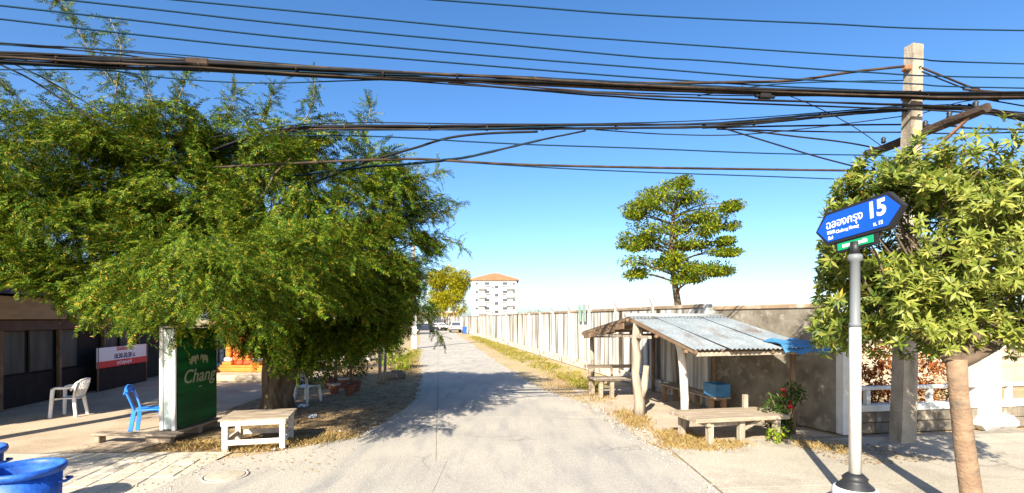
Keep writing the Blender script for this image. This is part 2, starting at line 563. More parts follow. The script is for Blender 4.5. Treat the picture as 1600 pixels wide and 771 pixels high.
def scatter(protos, pos, dirs, scale, rng):
    """copies of the prototype leaf groups (verts, quads) -> arrays"""
    which = rng.integers(0, len(protos), len(pos))
    fr = frames(dirs, rng)
    VV, FF, off = [], [], 0
    for k, (pv, pf) in enumerate(protos):
        ids = np.nonzero(which == k)[0]
        if len(ids) == 0:
            continue
        v = np.einsum('nij,mj->nmi', fr[ids], pv) * scale[ids][:, None, None] + pos[ids][:, None, :]
        f = pf[None, :, :] + (np.arange(len(ids)) * len(pv))[:, None, None] + off
        VV.append(v.reshape(-1, 3))
        FF.append(f.reshape(-1, pf.shape[1]))
        off += len(ids) * len(pv)
    return np.concatenate(VV), np.concatenate(FF)


def feather(length=0.5, pairs=11, leaf=0.12, wid=0.032, droop=0.3, rng=NP):
    """one drooping twig with a double row of narrow leaflets"""
    V_, F_ = [], []

    def q(a, b, c, d):
        n = len(V_)
        V_.extend([a, b, c, d])
        F_.append((n, n + 1, n + 2, n + 3))
    for i in range(pairs):
        t = 0.08 + 0.92 * i / (pairs - 1)
        for s in (-1, 1):
            p = np.array([t * length, 0, -droop * length * t * t])
            ang = R(58) + rng.normal(0, 0.16)
            L = leaf * (1.0 - 0.55 * abs(t - 0.4)) * rng.uniform(0.8, 1.15)
            d = np.array([math.cos(ang), s * math.sin(ang), rng.normal(-0.28, 0.22)])
            d /= np.linalg.norm(d)
            sd = np.cross(d, [0, 0, 1.0])
            sd = sd / np.linalg.norm(sd)
            sd = sd + np.array([0, 0, rng.normal(0, 0.5)])
            sd /= np.linalg.norm(sd)
            q(p, p + d * L * 0.45 + sd * wid / 2, p + d * L, p + d * L * 0.45 - sd * wid / 2)
    for i in range(3):
        t0, t1 = i / 3, (i + 1) / 3
        a = np.array([t0 * length, 0, -droop * length * t0 * t0])
        b = np.array([t1 * length, 0, -droop * length * t1 * t1])
        o = np.array([0, 0.004, 0])
        q(a - o, b - o, b + o, a + o)
    return np.array(V_), np.array(F_)


def whorl(n=9, leaf=0.19, wid=0.042, rng=NP):
    """rosette of long leaves round a shoot tip (x axis), each leaf folded along its rib"""
    V_, F_ = [], []
    for i in range(n):
        a = 2 * math.pi * i / n + rng.normal(0, 0.2)
        op = R(rng.uniform(45, 88))
        L = leaf * rng.uniform(0.75, 1.2)
        d = np.array([math.cos(op), math.sin(op) * math.cos(a), math.sin(op) * math.sin(a)])
        sd = np.cross(d, [1.0, 0, 0])
        sd /= np.linalg.norm(sd)
        up = np.cross(sd, d)
        p = np.array([-rng.uniform(0, 0.08), 0, 0])
        bend = -up * L * 0.12 if up[0] > 0 else up * L * 0.12
        m1 = p + d * L * 0.5
        t = p + d * L + bend
        w2 = wid / 2
        lift = -bend * 0.18
        n0 = len(V_)
        V_ += [p, m1 - sd * w2 + lift, t, m1, m1 + sd * w2 + lift]
        F_ += [(n0, n0 + 1, n0 + 2, n0 + 3), (n0, n0 + 3, n0 + 2, n0 + 4)]
    return np.array(V_), np.array(F_)


def leaves_cloud(cent, rad, n, size, rng, flat=1.0, asp=0.45, shell=0.35):
    """loose single leaves in ellipsoidal clumps"""
    cent = np.asarray(cent)
    rad = np.asarray(rad)
    if rad.ndim == 1:
        rad = np.tile(rad, (len(cent), 1)) if len(rad) == 3 else np.repeat(rad[:, None], 3, 1)
    ids = rng.integers(0, len(cent), n)
    d = unit(rng.normal(0, 1, (n, 3)))
    r = rng.uniform(shell, 1, n) ** 0.6
    pos = cent[ids] + d * rad[ids] * r[:, None]
    dirs = unit(d + rng.normal(0, 0.7, (n, 3)) + np.array([0, 0, -0.2]))
    L = size * rng.uniform(0.6, 1.3, n)
    pv = np.array([[0, 0, 0], [0.5, asp / 2, 0.05], [1, 0, -0.08], [0.5, -asp / 2, 0.05]])
    fr = frames(dirs, rng)
    v = np.einsum('nij,mj->nmi', fr, pv) * L[:, None, None] + pos[:, None, :]
    f = np.arange(n * 4).reshape(n, 4)
    return v.reshape(-1, 3), f


def curved(p0, p1, rng, k=6, bow=0.12, lift=0.0):
    p0, p1 = Vector(p0), Vector(p1)
    L = (p1 - p0).length
    o = Vector((rng.normal(0, 1), rng.normal(0, 1), rng.normal(0, .5))) * bow * L
    out = []
    for i in range(k + 1):
        t = i / k
        out.append(p0.lerp(p1, t) + o * math.sin(math.pi * t) + Vector((0, 0, lift * L * math.sin(math.pi * t))))
    return out


# =================================================================== SETTING: GROUND
def interp(tab, y):
    if y <= tab[0][0]:
        return tab[0][1]
    for (y0, x0), (y1, x1) in zip(tab, tab[1:]):
        if y <= y1:
            return x0 + (x1 - x0) * (y - y0) / (y1 - y0)
    return tab[-1][1]


struct(sheet('ground', [(-1500, -1200), (1500, -1200), (1500, 3000), (-1500, 3000)], -0.02, M_GROUND))

# lane edges (depth, x)
LEFT = [(7.9, -4.6), (8.6, -3.7), (9.46, -2.95), (11.07, -2.66), (13.6, -2.6), (19.1, -3.35), (35, -6.4), (65, -11.6), (100, -17.6)]
RIGHT = [(7.9, 2.62), (9.46, 2.35), (11.07, 2.25), (13.2, 2.0), (15.9, 0.9), (25.9, -0.75), (65, -6.6), (100, -11.7)]
b = MB()
ys = [7.9, 8.6, 9.46, 11.07, 12.3, 13.6, 15.9, 19.1, 25.9, 35, 65, 93]
for a, c in zip(ys, ys[1:]):
    b.add([(interp(LEFT, a), a, -0.006), (interp(RIGHT, a), a, -0.006), (interp(RIGHT, c), c, -0.006), (interp(LEFT, c), c, -0.006)], [(0, 1, 2, 3)])
lane = struct(b.build('lane', M_SAND))
rows = [7.9, 11.4, 15.8, 20.4, 25.2, 30.2, 35.6, 41.5, 48, 55, 63, 72, 82, 93]
mid = lambda y: -1.75 - 0.142 * (y - 12)
for a, c in zip(rows, rows[1:]):
    step = .28 if a < 26 else .9
    cuts = [a + 0.008] + [a + step * q for q in range(1, int((c - a - .1) / step) + 1)] + [c - 0.008]
    for side in (0, 1):
        lo = [(interp(LEFT, t) + rnd.gauss(0, .045) * (.6 + t * .03) if side == 0 else mid(t) + 0.008, t) for t in cuts]
        hi = [(mid(t) - 0.008 if side == 0 else interp(RIGHT, t) + rnd.gauss(0, .05) * (.6 + t * .03) * (0 if t < 8.2 else 1), t) for t in cuts]
        z = rnd.uniform(0.004, 0.010)
        MB().prism(lo + hi[::-1], -0.004, z).build('slab', M_ROAD, lane)

# apron where the lane meets the main road, and the main road itself under the camera
struct(sheet('main_road', [(-60, -14), (60, -14), (60, 4.2 + 0), (-60, 4.2)], -0.008, mat('asphalt', (0.20, 0.185, 0.16), (0.24, 0.22, 0.19), 2, 0.9, 0.4, 60)))
apron = struct(sheet('apron', [(-4.6, 4.2), (2.66, 4.2), (2.62, 7.9), (-4.6, 7.9)], -0.007, M_JOINT))
for i, (x0, x1) in enumerate(((-4.6, -1.0), (-1.0, 2.63))):
    for y0, y1 in ((4.2, 7.9),):
        MB().prism([(x0 + .003, y0), (x1 - .003, y0), (x1 - .003, y1 + .016), (x0 + .003, y1 + .016)], -0.005, 0.006 + 0.002 * i).build('slab', M_ROAD, apron)

# left pavement: pale pavers laid square to the lane
PO = Vector((-4.62, 8.35, 0))
pav = struct(sheet('pavement', [(-16, 4.2), (-4.61, 4.2), (-4.61, 8.45), (-9.5, 8.3), (-16, 7.3)], 0.0, M_PAVE))
ps = 0.30
base = None
cnt = 0
for i in range(-18, 14):
    for j in range(-13, 5):
        c = PO + V * ((i + .5) * ps) + U * ((j + .5) * ps)
        d = c.y
        if not (c.y > 5.3 and c.x > -8.2 and c.x < -4.86 and c.y < 8.1 + 0.1 * (c.x + 5)):
            continue
        px = 800 + c.x / d * 800
        if px < 60:
            continue
        if cnt >= 298:
            continue
        if base is None:
            mb = MB().box((0, 0, 0), (ps - .012, ps - .012, .05), bev=.006)
            base = mb.build('paver', M_PAVE, pav)
            o = base
        else:
            o = inst(base, 'paver', pav)
        o.location = (c.x, c.y, -0.012 + rnd.uniform(-0.002, 0.003))
        o.rotation_euler = (rnd.uniform(-.006, .006), rnd.uniform(-.006, .006), ANG + rnd.uniform(-.006, .006))
        cnt += 1

# tan forecourt before the shop
struct(sheet('forecourt', [(-30, 7.0), (-16, 7.31), (-9.5, 8.31), (-6.3, 8.46), (-6.0, 10.6), (-6.9, 12.4), (-7.8, 30), (-30, 34)], -0.004, M_COURT))
# leafy verge under the tree
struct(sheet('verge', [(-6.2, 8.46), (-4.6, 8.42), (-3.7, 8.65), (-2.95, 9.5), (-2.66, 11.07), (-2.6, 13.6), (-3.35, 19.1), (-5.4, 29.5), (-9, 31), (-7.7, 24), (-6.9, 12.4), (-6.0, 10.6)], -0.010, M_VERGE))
# right pavement of big concrete slabs
rp = struct(sheet('pavement_right', [(2.66, 4.2), (26, 4.2), (26, 12.6), (6.3, 9.6), (4.6, 9.3), (3.0, 8.9), (2.66, 8.4)], -0.005, M_JOINT))
xs = [2.66, 5.0, 7.4, 9.8, 12.2]
for x0, x1 in zip(xs, xs[1:]):
    for (k0, k1) in ((4.2, 6.6), (6.6, 9.1)):
        f = lambda x, y: (x, min(y + (0.10 * (x - 2.66) if y > 4.3 else 0), 8.9 + 0.17 * (x - 2.66)))
        q = [f(x0 + .006, k0 + .006), f(x1 - .006, k0 + .006), f(x1 - .006, k1 - .006), f(x0 + .006, k1 - .006)]
        MB().prism(q, -0.004, rnd.uniform(0.004, 0.009)).build('slab', M_APRON, rp)
# sandy floor of the shelter
struct(sheet('shelter_floor', [(2.36, 9.5), (2.66, 8.42), (3.0, 8.92), (4.6, 9.32), (6.1, 9.65), (4.9, 12.9), (4.2, 16.6), (1.9, 16.2), (2.02, 13.2)], -0.011, M_SAND))

# manhole cover
mh = thing('manhole_cover', 'round concrete manhole cover set in the pale pavers at the left', 'manhole cover', G(352, 745))
MB().lathe([(0.30, 0.0), (0.30, 0.019), (0.27, 0.021), (0.27, 0.017)], n=28).build('frame', M_RUBBLE, mh)
MB().lathe([(0.255, 0.0), (0.255, 0.024), (0.24, 0.027)], n=28).build('lid', mat('manhole_lid', (0.46, 0.40, 0.31), (0.36, 0.31, 0.23), 9, 0.9, 0.6, 40), mh)

# =================================================================== BOUNDARY WALL (right side of the lane)
WA = R(10.3)
wu = Vector((-math.sin(WA), math.cos(WA), 0))
W1 = Vector((4.95, 12.9, 0))
bw = thing('boundary_wall', 'long white stained concrete wall along the right side of the lane', 'wall', W1, WA)
SEG = 3.0
protos = {}
for i in range(28):
    y0 = i * SEG
    if i == 0:
        protos['panel'] = MB().box((0, 0, 0), (0.07, SEG - .2, 2.10), bev=.01).build('panel', M_WALLP, bw)
        protos['post'] = MB().box((0, 0, 0), (0.17, 0.17, 2.56), bev=.015).build('post', M_WALLP, bw)
        protos['base_beam'] = MB().box((0, 0, 0), (0.16, SEG - .18, 0.36), bev=.015).build('base_beam', M_WALLB, bw)
        protos['coping'] = MB().box((0, 0, 0), (0.13, SEG - .18, 0.10), bev=.012).build('coping', M_COPE, bw)
        g = protos
    else:
        g = {k: inst(v, k, bw) for k, v in protos.items()}
    g['panel'].location = (rnd.uniform(-.008, .008), y0 + SEG / 2, 0.37 + 1.05)
    g['post'].location = (-0.02, y0, 1.28)
    g['base_beam'].location = (-0.03, y0 + SEG / 2, 0.18)
    g['coping'].location = (-0.005, y0 + SEG / 2, 2.522)
    if i in (1, 2, 3, 4, 5, 7, 9, 12):
        MB().bar((-.02, y0 + (.1 if i % 2 else -.05), 2.56), (-.09 - .03 * (i % 3), y0 + .1, 2.82), .02, .02).build('rod', M_RUST, bw)
w2 = Vector((0, 28 * SEG, 0))
inst(protos['post'], 'post', bw, (-0.02, 28 * SEG, 1.28))
for k in range(2):                                            # the wall turns left at the far end
    for nm, z, dx in (('panel', 1.42, 0), ('base_beam', .18, .0), ('coping', 2.522, 0)):
        inst(protos[nm], nm, bw, (-SEG / 2 - k * SEG, 28 * SEG + .02, z), (0, 0, R(90)))
    inst(protos['post'], 'post', bw, (-SEG * (k + 1), 28 * SEG, 1.28))

# green sheets hooked over the wall
yy = (W1 + wu * 9.4)
gs = thing('green_sheet_pair', 'two pale green metal sheets hanging over the top of the white wall', 'metal sheet', (yy.x - .14, yy.y, 2.05), WA)
for k in range(2):
    MB().box((0, k * .62, .38), (.02, .36, .74), bev=.004).build('sheet', M_GREENS, gs)

# rough corner wall
C0, C1 = Vector((4.97, 12.8, 0)), Vector((6.2, 9.78, 0))
cw = thing('corner_wall', 'rough grey cement wall behind the shelter at the street corner', 'wall', C0, math.atan2(C1.y - C0.y, C1.x - C0.x))
L = (C1 - C0).length
MB().box((L / 2 + .06, .06, 1.2), (L - .1, .14, 2.4), bev=.02).build('wall_face', M_CEMENT, cw)
MB().box((L / 2 + .06, .06, 2.453), (L - .06, .2, .1), bev=.02).build('coping', M_COPE, cw)

# =================================================================== STREET FENCE (right)
FO = Vector((6.33, 9.75, 0))
fe = thing('street_fence', 'low white railed concrete fence with dark block foot behind the pole', 'fence', FO, ANG)
MB().box((0, 0, .9), (.26, .26, 1.8), bev=.02).box((0, 0, 1.83), (.32, .32, .06), bev=.015).build('pillar', M_WHITE, fe)
MB().box((3.22, 0, .8), (.46, .34, 1.6), bev=.03).box((3.22, 0, 1.64), (.54, .42, .08), bev=.02).box((3.28, -.1, .14), (.85, .5, .28), bev=.1).build('pillar', M_WHITE, fe)
MB().box((6.6, 0, .8), (.46, .34, 1.6), bev=.03).box((6.6, 0, 1.64), (.54, .42, .08), bev=.02).build('pillar', M_WHITE, fe)
for x0, x1 in ((.14, 2.98), (3.46, 6.36)):
    n = 6
    for r_ in range(2):
        for k in range(n):
            ww = (x1 - x0) / n
            xa = x0 + k * ww
            MB().box((xa + ww / 2, .01, .105 + r_ * .212), (ww - .014, .17 + rnd.uniform(0, .012), .2), bev=.008).build('block', M_FENCEB, fe)
    MB().box(((x0 + x1) / 2, 0, .49), (x1 - x0, .22, .13), bev=.012).build('beam', M_WHITE, fe)
    MB().box(((x0 + x1) / 2, 0, .865), (x1 - x0, .12, .07), bev=.01).build('rail', M_WHITE, fe)
    for k in range(4):
        MB().box((x0 + (k + .5) * (x1 - x0) / 4, 0, .692), (.09, .10, .274), bev=.01).build('baluster', M_WHITE, fe)
tp = thing('green_post', 'thin dark green pipe post beside the white corner pillar', 'post', FO + V * .36 + U * .3, ANG)
MB().tube([(0, 0, 0), (0, 0, 2.2)], .035, 10).build('pipe', M_PIPEG, tp)
MB().lathe([(.05, 0), (.05, .03), (.036, .05)], (0, 0, 2.18), 10).build('cap', M_PIPEG, tp)
bt = thing('tan_back_wall', 'plain tan plastered wall standing far behind the street fence', 'wall', FO + V * 3.0 + U * 5, ANG)
MB().box((6, 0, .95), (14, .15, 1.9), bev=.02).build('wall_face', M_TAN, bt)
MB().box((6, 0, 1.94), (14.1, .22, .08), bev=.02).build('coping', M_WHITE, bt)
# dry orange hedge behind the fence
hb = thing('dry_hedge', 'dry rusty orange hedge behind the low street fence', 'hedge', FO + V * 1.5 + U * 1.2, ANG)
rg = np.random.default_rng(3)
cs = [tuple(FO + V * (0.3 + .28 * k + rg.normal(0, .08)) + U * (1.2 + rg.normal(0, .2)) + Vector((0, 0, .45 + .42 * (k % 3) + rg.normal(0, .08)))) for k in range(13)]
v_, f_ = leaves_cloud(cs, np.array([.42, .38, .38]), 5200, .11, rg)
npmesh('foliage', v_, f_, L_DRY, hb)
mb = MB()
for k in range(9):
    p = FO + V * (.4 + .36 * k) + U * 1.2
    mb.tube(curved(p, p + Vector((rg.normal(0, .15), rg.normal(0, .1), 1.2)), rg), [.02, .018, .016, .013, .01, .008, .006], 5)
mb.build('stems', M_TWIG, hb, True)

# =================================================================== SHOP (left)
sx0 = Vector((-12.15, 12.0, 0))
sh = thing('shop_house', 'dark shaded shop house with brown fascia and board front at the left edge', 'building', sx0, ANG)
# local: x out of the facade (right), y along the lane
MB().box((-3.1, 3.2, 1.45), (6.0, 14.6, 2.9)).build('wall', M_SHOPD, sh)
MB().box((0.10, 3.2, 2.46), (.18, 14.6, .56), bev=.01).build('fascia', M_SHOPB, sh)
MB().box((0.05, 3.2, 2.03), (.10, 14.6, .26), bev=.01).build('lintel', mat('lintel_brown', (0.13, 0.075, 0.05), (0.09, 0.05, 0.035), 3, 0.9), sh)
rf = MB().add([(.42, -4.3, 2.78), (.42, 10.7, 2.78), (.42, 10.7, 3.02), (.42, -4.3, 3.02), (-6.5, -4.3, 3.9), (-6.5, 10.7, 3.9), (-6.5, -4.3, 3.7), (-6.5, 10.7, 3.7)],
              [(0, 1, 2, 3), (3, 2, 5, 4), (1, 0, 6, 7), (0, 3, 4, 6), (1, 7, 5, 2), (4, 5, 7, 6)]).build('roof', M_NAVY, sh)
ppn = None
for k in range(10):
    y = -3.4 + k * 1.0
    if k == 7:
        continue
    if ppn is None:
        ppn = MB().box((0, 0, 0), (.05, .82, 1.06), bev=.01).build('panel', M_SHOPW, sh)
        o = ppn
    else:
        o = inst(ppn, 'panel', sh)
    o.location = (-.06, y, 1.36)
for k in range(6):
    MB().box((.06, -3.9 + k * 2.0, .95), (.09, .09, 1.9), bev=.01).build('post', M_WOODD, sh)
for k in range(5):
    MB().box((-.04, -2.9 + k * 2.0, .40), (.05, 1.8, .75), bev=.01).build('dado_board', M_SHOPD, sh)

# red and white banner on the shop front
bp0 = sx0 + V * .32 + U * 3.3
bn = thing('banner', 'red and white printed banner tied to the shop front behind the armchair', 'banner', bp0, ANG)
MB().box((0, 1.4, 1.0), (.02, 2.85, .62), bev=.003).build('cloth', M_BANW, bn)
MB().box((.013, 1.4, .79), (.006, 2.85, .20)).build('red_band', M_BANR, bn)
MB().box((.0, .04, .66), (.035, .035, 1.32)).build('stake', M_WOODD, bn)
MB().box((.0, 2.78, .66), (.035, .035, 1.32)).build('stake', M_WOODD, bn)
MB().box((-.02, 1.4, .33), (.04, 2.7, .66)).build('lower_board', M_SHOPD, bn)
rt = (R(90), 0, R(90))
text_part('lettering', 'รับสมัครงาน', .17, M_BANR, bn, (.014, 1.4, 1.235), rt, bold=.004)
text_part('lettering', '18.30-20.30 น.', .21, M_BANN, bn, (.014, 1.45, 1.0), rt, bold=.006)
text_part('lettering', 'ทุกวันพุธ-ศุกร์', .15, M_SIGNW, bn, (.02, 1.4, .79), rt, bold=.003)

# orange shrine
shr = thing('spirit_shrine', 'orange painted spirit shrine with red lattice doors behind the big tree', 'shrine', (-10.0, 19.3, 0), R(-6))
MB().box((.3, -.2, .11), (3.6, 2.6, .22), bev=.03).build('terrace', mat('terrace_tan', (0.46, 0.38, 0.27), (0.38, 0.30, 0.2), 3, 0.9), shr)
MB().box((.1, .3, .30), (2.0, 1.5, .16), bev=.03).box((.1, .3, .42), (1.86, 1.36, .1), bev=.02).build('plinth', M_ORANGE, shr)
for cx, cy in ((-.55, -.2), (.55, -.2), (-.55, .75), (.65, .75)):
    MB().box((cx, cy, .53), (.36, .36, .12), bev=.02).build('column_foot', M_ORANGE, shr)
    MB().box((cx, cy, .67), (.31, .31, .16), bev=.05).build('column_base', M_WHITE, shr)
    MB().box((cx, cy, 1.25), (.21, .21, 1.0), bev=.03).build('column', M_ORANGE, shr)
    MB().box((cx, cy, 1.81), (.32, .32, .13), bev=.04).build('column_capital', M_ORANGE, shr)
for k in range(2):
    d0 = -.24 + k * .42
    dr = MB().box((d0, -.17, 1.08), (.38, .05, 1.16), bev=.01).build('door', M_REDL, shr)
    for q in range(3):
        MB().box((d0 - .13 + q * .13, -.202, 1.15), (.05, .024, .98)).build('lattice_bar', M_ORANGE, dr)
    for q in range(4):
        MB().box((d0, -.206, .68 + q * .3), (.34, .022, .06)).build('lattice_bar', M_ORANGE, dr)
MB().box((.05, .3, 1.0), (.9, .9, 1.05), bev=.02).build('inner_wall', M_SHOPD, shr)
MB().box((.05, .28, 1.95), (1.7, 1.4, .14), bev=.03).build('entablature', M_ORANGE, shr)
MB().add([(-1.0, -.65, 2.03), (1.1, -.65, 2.03), (1.1, 1.25, 2.03), (-1.0, 1.25, 2.03), (-.5, .3, 2.75), (.6, .3, 2.75)],
         [(0, 1, 5, 4), (1, 2, 5), (2, 3, 4, 5), (3, 0, 4), (3, 2, 1, 0)]).build('roof', M_ROOFT, shr)

# =================================================================== CHANG SIGN CABINET ON ITS PALLET
cb = Vector((-6.05, 9.17, 0))
CBA = R(-3)
pl = thing('timber_pallet', 'low grey timber platform under the green sign cabinet', 'pallet', cb + Vector((-.62, .60, 0)), CBA)
for k in range(2):
    MB().box((-.02 + k * .26 + .35, .10, .155), (.25, 1.36, .035), bev=.006).build('plank', M_WOODG, pl)
MB().box((.08, -.70, .155), (1.55, .22, .035), bev=.006).build('plank', M_WOODG, pl)
for y in (-.66, .1, .66):
    MB().box((.46, y, .068), (.46, .12, .132), bev=.01).build('bearer', M_WOODG, pl)
MB().box((-.62, -.70, .068), (.10, .16, .132), bev=.01).build('bearer', M_WOODG, pl)
cz = .1745
ca = thing('sign_cabinet', 'tall green beer sign cabinet with white frame edge on a timber platform', 'sign cabinet', cb + Vector((0, .06, cz)), CBA)
MB().box((-.15, .6, .93), (.24, 1.14, 1.82), bev=.01).build('body', M_GREYM, ca)
MB().box((-.265, -.01, .93), (.07, .05, 1.86), bev=.008).build('frame_edge', M_WHITE, ca)
MB().box((-.035, -.01, .93), (.07, .05, 1.86), bev=.008).build('frame_edge', M_WHITE, ca)
MB().box((-.15, -.005, .93), (.15, .02, 1.80)).build('end_panel', mat('pale_green_panel', (0.42, 0.47, 0.42), None, rough=0.5), ca)
MB().box((-.15, .58, 1.875), (.30, 1.2, .03), bev=.006).build('top_cap', M_WHITE, ca)
MB().box((-.014, .60, .93), (.028, 1.12, 1.80), bev=.004).build('face_panel', M_CHANG, ca)
text_part('lettering', 'Chang', .36, M_CREAM, ca, (.004, .62, .93), (R(90), 0, R(90)), shear=.28, bold=.003)
text_part('lettering', 'BEER', .045, M_CREAM, ca, (.004, .66, .72), (R(90), 0, R(90)))
# two small facing elephants over the word
for s, yc in ((1, .47), (-1, .78)):
    pts = [(-.10, -.08), (-.10, .02), (-.07, .07), (.0, .085), (.05, .075), (.075, .10), (.115, .095), (.13, .05), (.135, -.02), (.115, -.02), (.105, .03), (.09, .02), (.07, .0),
           (.06, -.08), (.03, -.08), (.025, -.03), (-.04, -.03), (-.05, -.08)]
    m_ = MB()
    m_.add([(.004, yc + s * x, 1.24 + z) for x, z in pts], [tuple(range(len(pts)))])
    m_.build('elephant_emblem', M_CREAM, ca)


# =================================================================== CHAIRS
def chair(name, label, loc, rz, m, arms, group=None):
    """moulded plastic chair, front towards local -Y"""
    t = thing(name, label, 'chair', loc, rz, group)
    W, D, H = .44, .43, .43
    s = MB()
    nx, ny = 6, 6
    vs, fs = [], []
    for top in (1, 0):
        for j in range(ny + 1):
            for i in range(nx + 1):
                x, y = -W / 2 + W * i / nx, -D / 2 + D * j / ny
                dip = -.018 * (1 - (2 * i / nx - 1) ** 2) - (.03 if j == 0 else 0)
                vs.append((x * (1 - .12 * j / ny), y, H + dip - (0 if top else .025)))
    q = (nx + 1) * (ny + 1)
    for j in range(ny):
        for i in range(nx):
            a = j * (nx + 1) + i
            fs.append((a, a + 1, a + nx + 2, a + nx + 1))
            fs.append((q + a + nx + 1, q + a + nx + 2, q + a + 1, q + a))
    for i in range(nx):
        fs.append((i + 1, i, q + i, q + i + 1))
        a = ny * (nx + 1) + i
        fs.append((a, a + 1, q + a + 1, q + a))
    for j in range(ny):
        a = j * (nx + 1)
        fs.append((a, a + nx + 1, q + a + nx + 1, q + a))
        a += nx
        fs.append((a + nx + 1, a, q + a, q + a + nx + 1))
    s.add(vs, fs, True)
    s.build('seat', m, t)
    top = .63 if arms else H - .01
    for sx in (-1, 1):
        MB().bar((sx * .25, -.23, 0), (sx * .215, -.195, top if arms else H), .035, .055, w1=.05, h1=.06).build('leg', m, t)
        MB().bar((sx * .22, .25, 0), (sx * .175, .19, H), .035, .055, w1=.05, h1=.06).build('leg', m, t)
        if arms:
            MB().tube([(sx * .222, -.21, .63), (sx * .25, -.12, .655), (sx * .25, .05, .655), (sx * .22, .2, .66)], [.022, .03, .03, .024], 8).build('arm', m, t)
    bk = MB()
    tilt = .13
    if arms:
        for k in range(7):
            x = -.15 + .05 * k
            bk.bar((x, .19 + .02 * math.cos(x * 8), .44), (x * 1.22, .19 + tilt, .80), .027, .014)
        bk.tube([(-.235, .16, .60), (-.235, .27, .76), (-.15, .325, .815), (0, .34, .83), (.15, .325, .815), (.235, .27, .76), (.235, .16, .60)], .023, 8)
        bk.tube([(-.19, .19, .44), (-.235, .24, .62), (-.235, .28, .76)], .02, 8)
        bk.tube([(.19, .19, .44), (.235, .24, .62), (.235, .28, .76)], .02, 8)
    else:
        pa = [(-.17, .19, .42), (-.19, .24, .58), (-.20, .29, .72), (-.12, .33, .80), (0, .34, .815), (.12, .33, .80), (.20, .29, .72), (.19, .24, .58), (.17, .19, .42)]
        for a, c in zip(pa, pa[1:]):
            up = (0, 1, .35)
            bk.bar(a, c, .07, .022, up=up)
        bk.bar((-.18, .325, .755), (.18, .325, .755), .12, .018, up=(0, 1, .3))
    bk.build('backrest', m, t)
    return t


chair('plastic_armchair', 'white plastic armchair standing in the open before the dark shop', G(108, 650), R(-78), M_WHITEB, True, 'plastic chairs')
chair('plastic_chair', 'bright blue plastic chair beside the green sign cabinet', Vector((-7.02, 9.95, 0)), R(112), M_BLUEP, False, 'plastic chairs').scale = (1.12, 1.12, 1.1)
chair('plastic_chair', 'white plastic chair in the shade behind the tree trunk', Vector((-5.42, 13.55, 0)), R(160), M_WHITEB, False, 'plastic chairs')

# =================================================================== LOW TABLE (left)
tb = thing('low_table', 'low whitewashed timber table with grey plank top at the lane corner', 'table', (-4.42, 8.98, 0), R(14))
W, D, H = .98, .92, .53
for k in range(7):
    MB().box((0, -D / 2 + (k + .5) * D / 7, H - .016 + rnd.uniform(-.003, .003)), (W + .1, D / 7 - .008, .032), bev=.004).build('plank', M_WOODG, tb)
for sx in (-1, 1):
    for sy in (-1, 1):
        MB().box((sx * (W / 2 - .05), sy * (D / 2 - .06), .215), (.09, .09, .43), bev=.006).build('leg', M_WOODW, tb)
for sy in (-1, 1):
    MB().box((0, sy * (D / 2 - .02), .463), (W + .02, .035, .09), bev=.005).build('apron_rail', M_WOODW, tb)
    MB().box((0, sy * (D / 2 - .035), .14), (W - .16, .04, .085), bev=.005).build('stretcher', M_WOODW, tb)
for sx in (-1, 1):
    MB().box((sx * (W / 2 - .02), 0, .463), (.035, D - .1, .09), bev=.005).build('apron_rail', M_WOODW, tb)
    MB().box((sx * (W / 2 - .035), 0, .14), (.04, D - .2, .085), bev=.005).build('stretcher', M_WOODW, tb)


# =================================================================== BLUE BINS
def bin_(label, loc, s=1.0):
    t = thing('rubbish_bin', label, 'bin', loc, 0, 'blue rubbish bins')
    b_ = MB()
    b_.lathe([(.245, 0), (.25, .03), (.265, .30), (.268, .31), (.272, .33), (.288, .80), (.277, .80), (.255, .30), (.235, .04), (.0, .04)], n=36, closed=False)
    b_.lathe([(.245, 0.001), (0.001, 0.001)], n=36, closed=False)
    b_.build('body', M_BINB, t)
    MB().lathe([(.282, .775), (.312, .785), (.325, .815), (.318, .845), (.300, .85), (.282, .835), (.278, .80)], n=36, closed=False).build('rim', M_BINB, t)
    for a in (R(20), R(200)):
        c = Vector((.30 * math.cos(a), .30 * math.sin(a), .70))
        MB().tube([c + Vector((-math.sin(a) * .08, math.cos(a) * .08, 0)), c + Vector((math.cos(a) * .05 - math.sin(a) * .06, math.sin(a) * .05 + math.cos(a) * .06, 0)),
                   c + Vector((math.cos(a) * .05 + math.sin(a) * .06, math.sin(a) * .05 - math.cos(a) * .06, 0)), c + Vector((math.sin(a) * .08, -math.cos(a) * .08, 0))], .014, 8).build('handle', M_BINB, t)
    return t


bin_('open blue plastic rubbish bin cut by the bottom left corner', (-4.50, 4.70, -.008))
bin_('blue rubbish bin behind the other, just its rim at the left edge', (-5.66, 5.3, 0.0))

# =================================================================== MARKET SHELTER (right)
R0 = Vector((2.77, 12.0, 0))
st = thing('roadside_shelter', 'rickety timber shelter with zinc sheet roof against the white wall', 'shelter', R0, ANG)
# local x = along main road, y = along lane; ridge at y=0
ZR, ZN, ZF, YN, YF, WX = 2.24, 1.66, 1.80, -3.0, 3.55, 2.34


def corr(wd, L_, amp=.016, waves=7):
    vs, fs = [], []
    n = waves * 4
    for j in range(2):
        for i in range(n + 1):
            vs.append((wd * i / n, L_ * j, amp * math.sin(2 * math.pi * i / 4)))
    for i in range(n):
        fs.append((i, i + 1, n + 2 + i, n + 1 + i))
    m_ = MB()
    m_.add(vs, fs, True)
    k = len(vs)
    m_.add([(x, y, z - .004) for x, y, z in vs], [tuple(reversed(f)) for f in fs], True)
    return m_


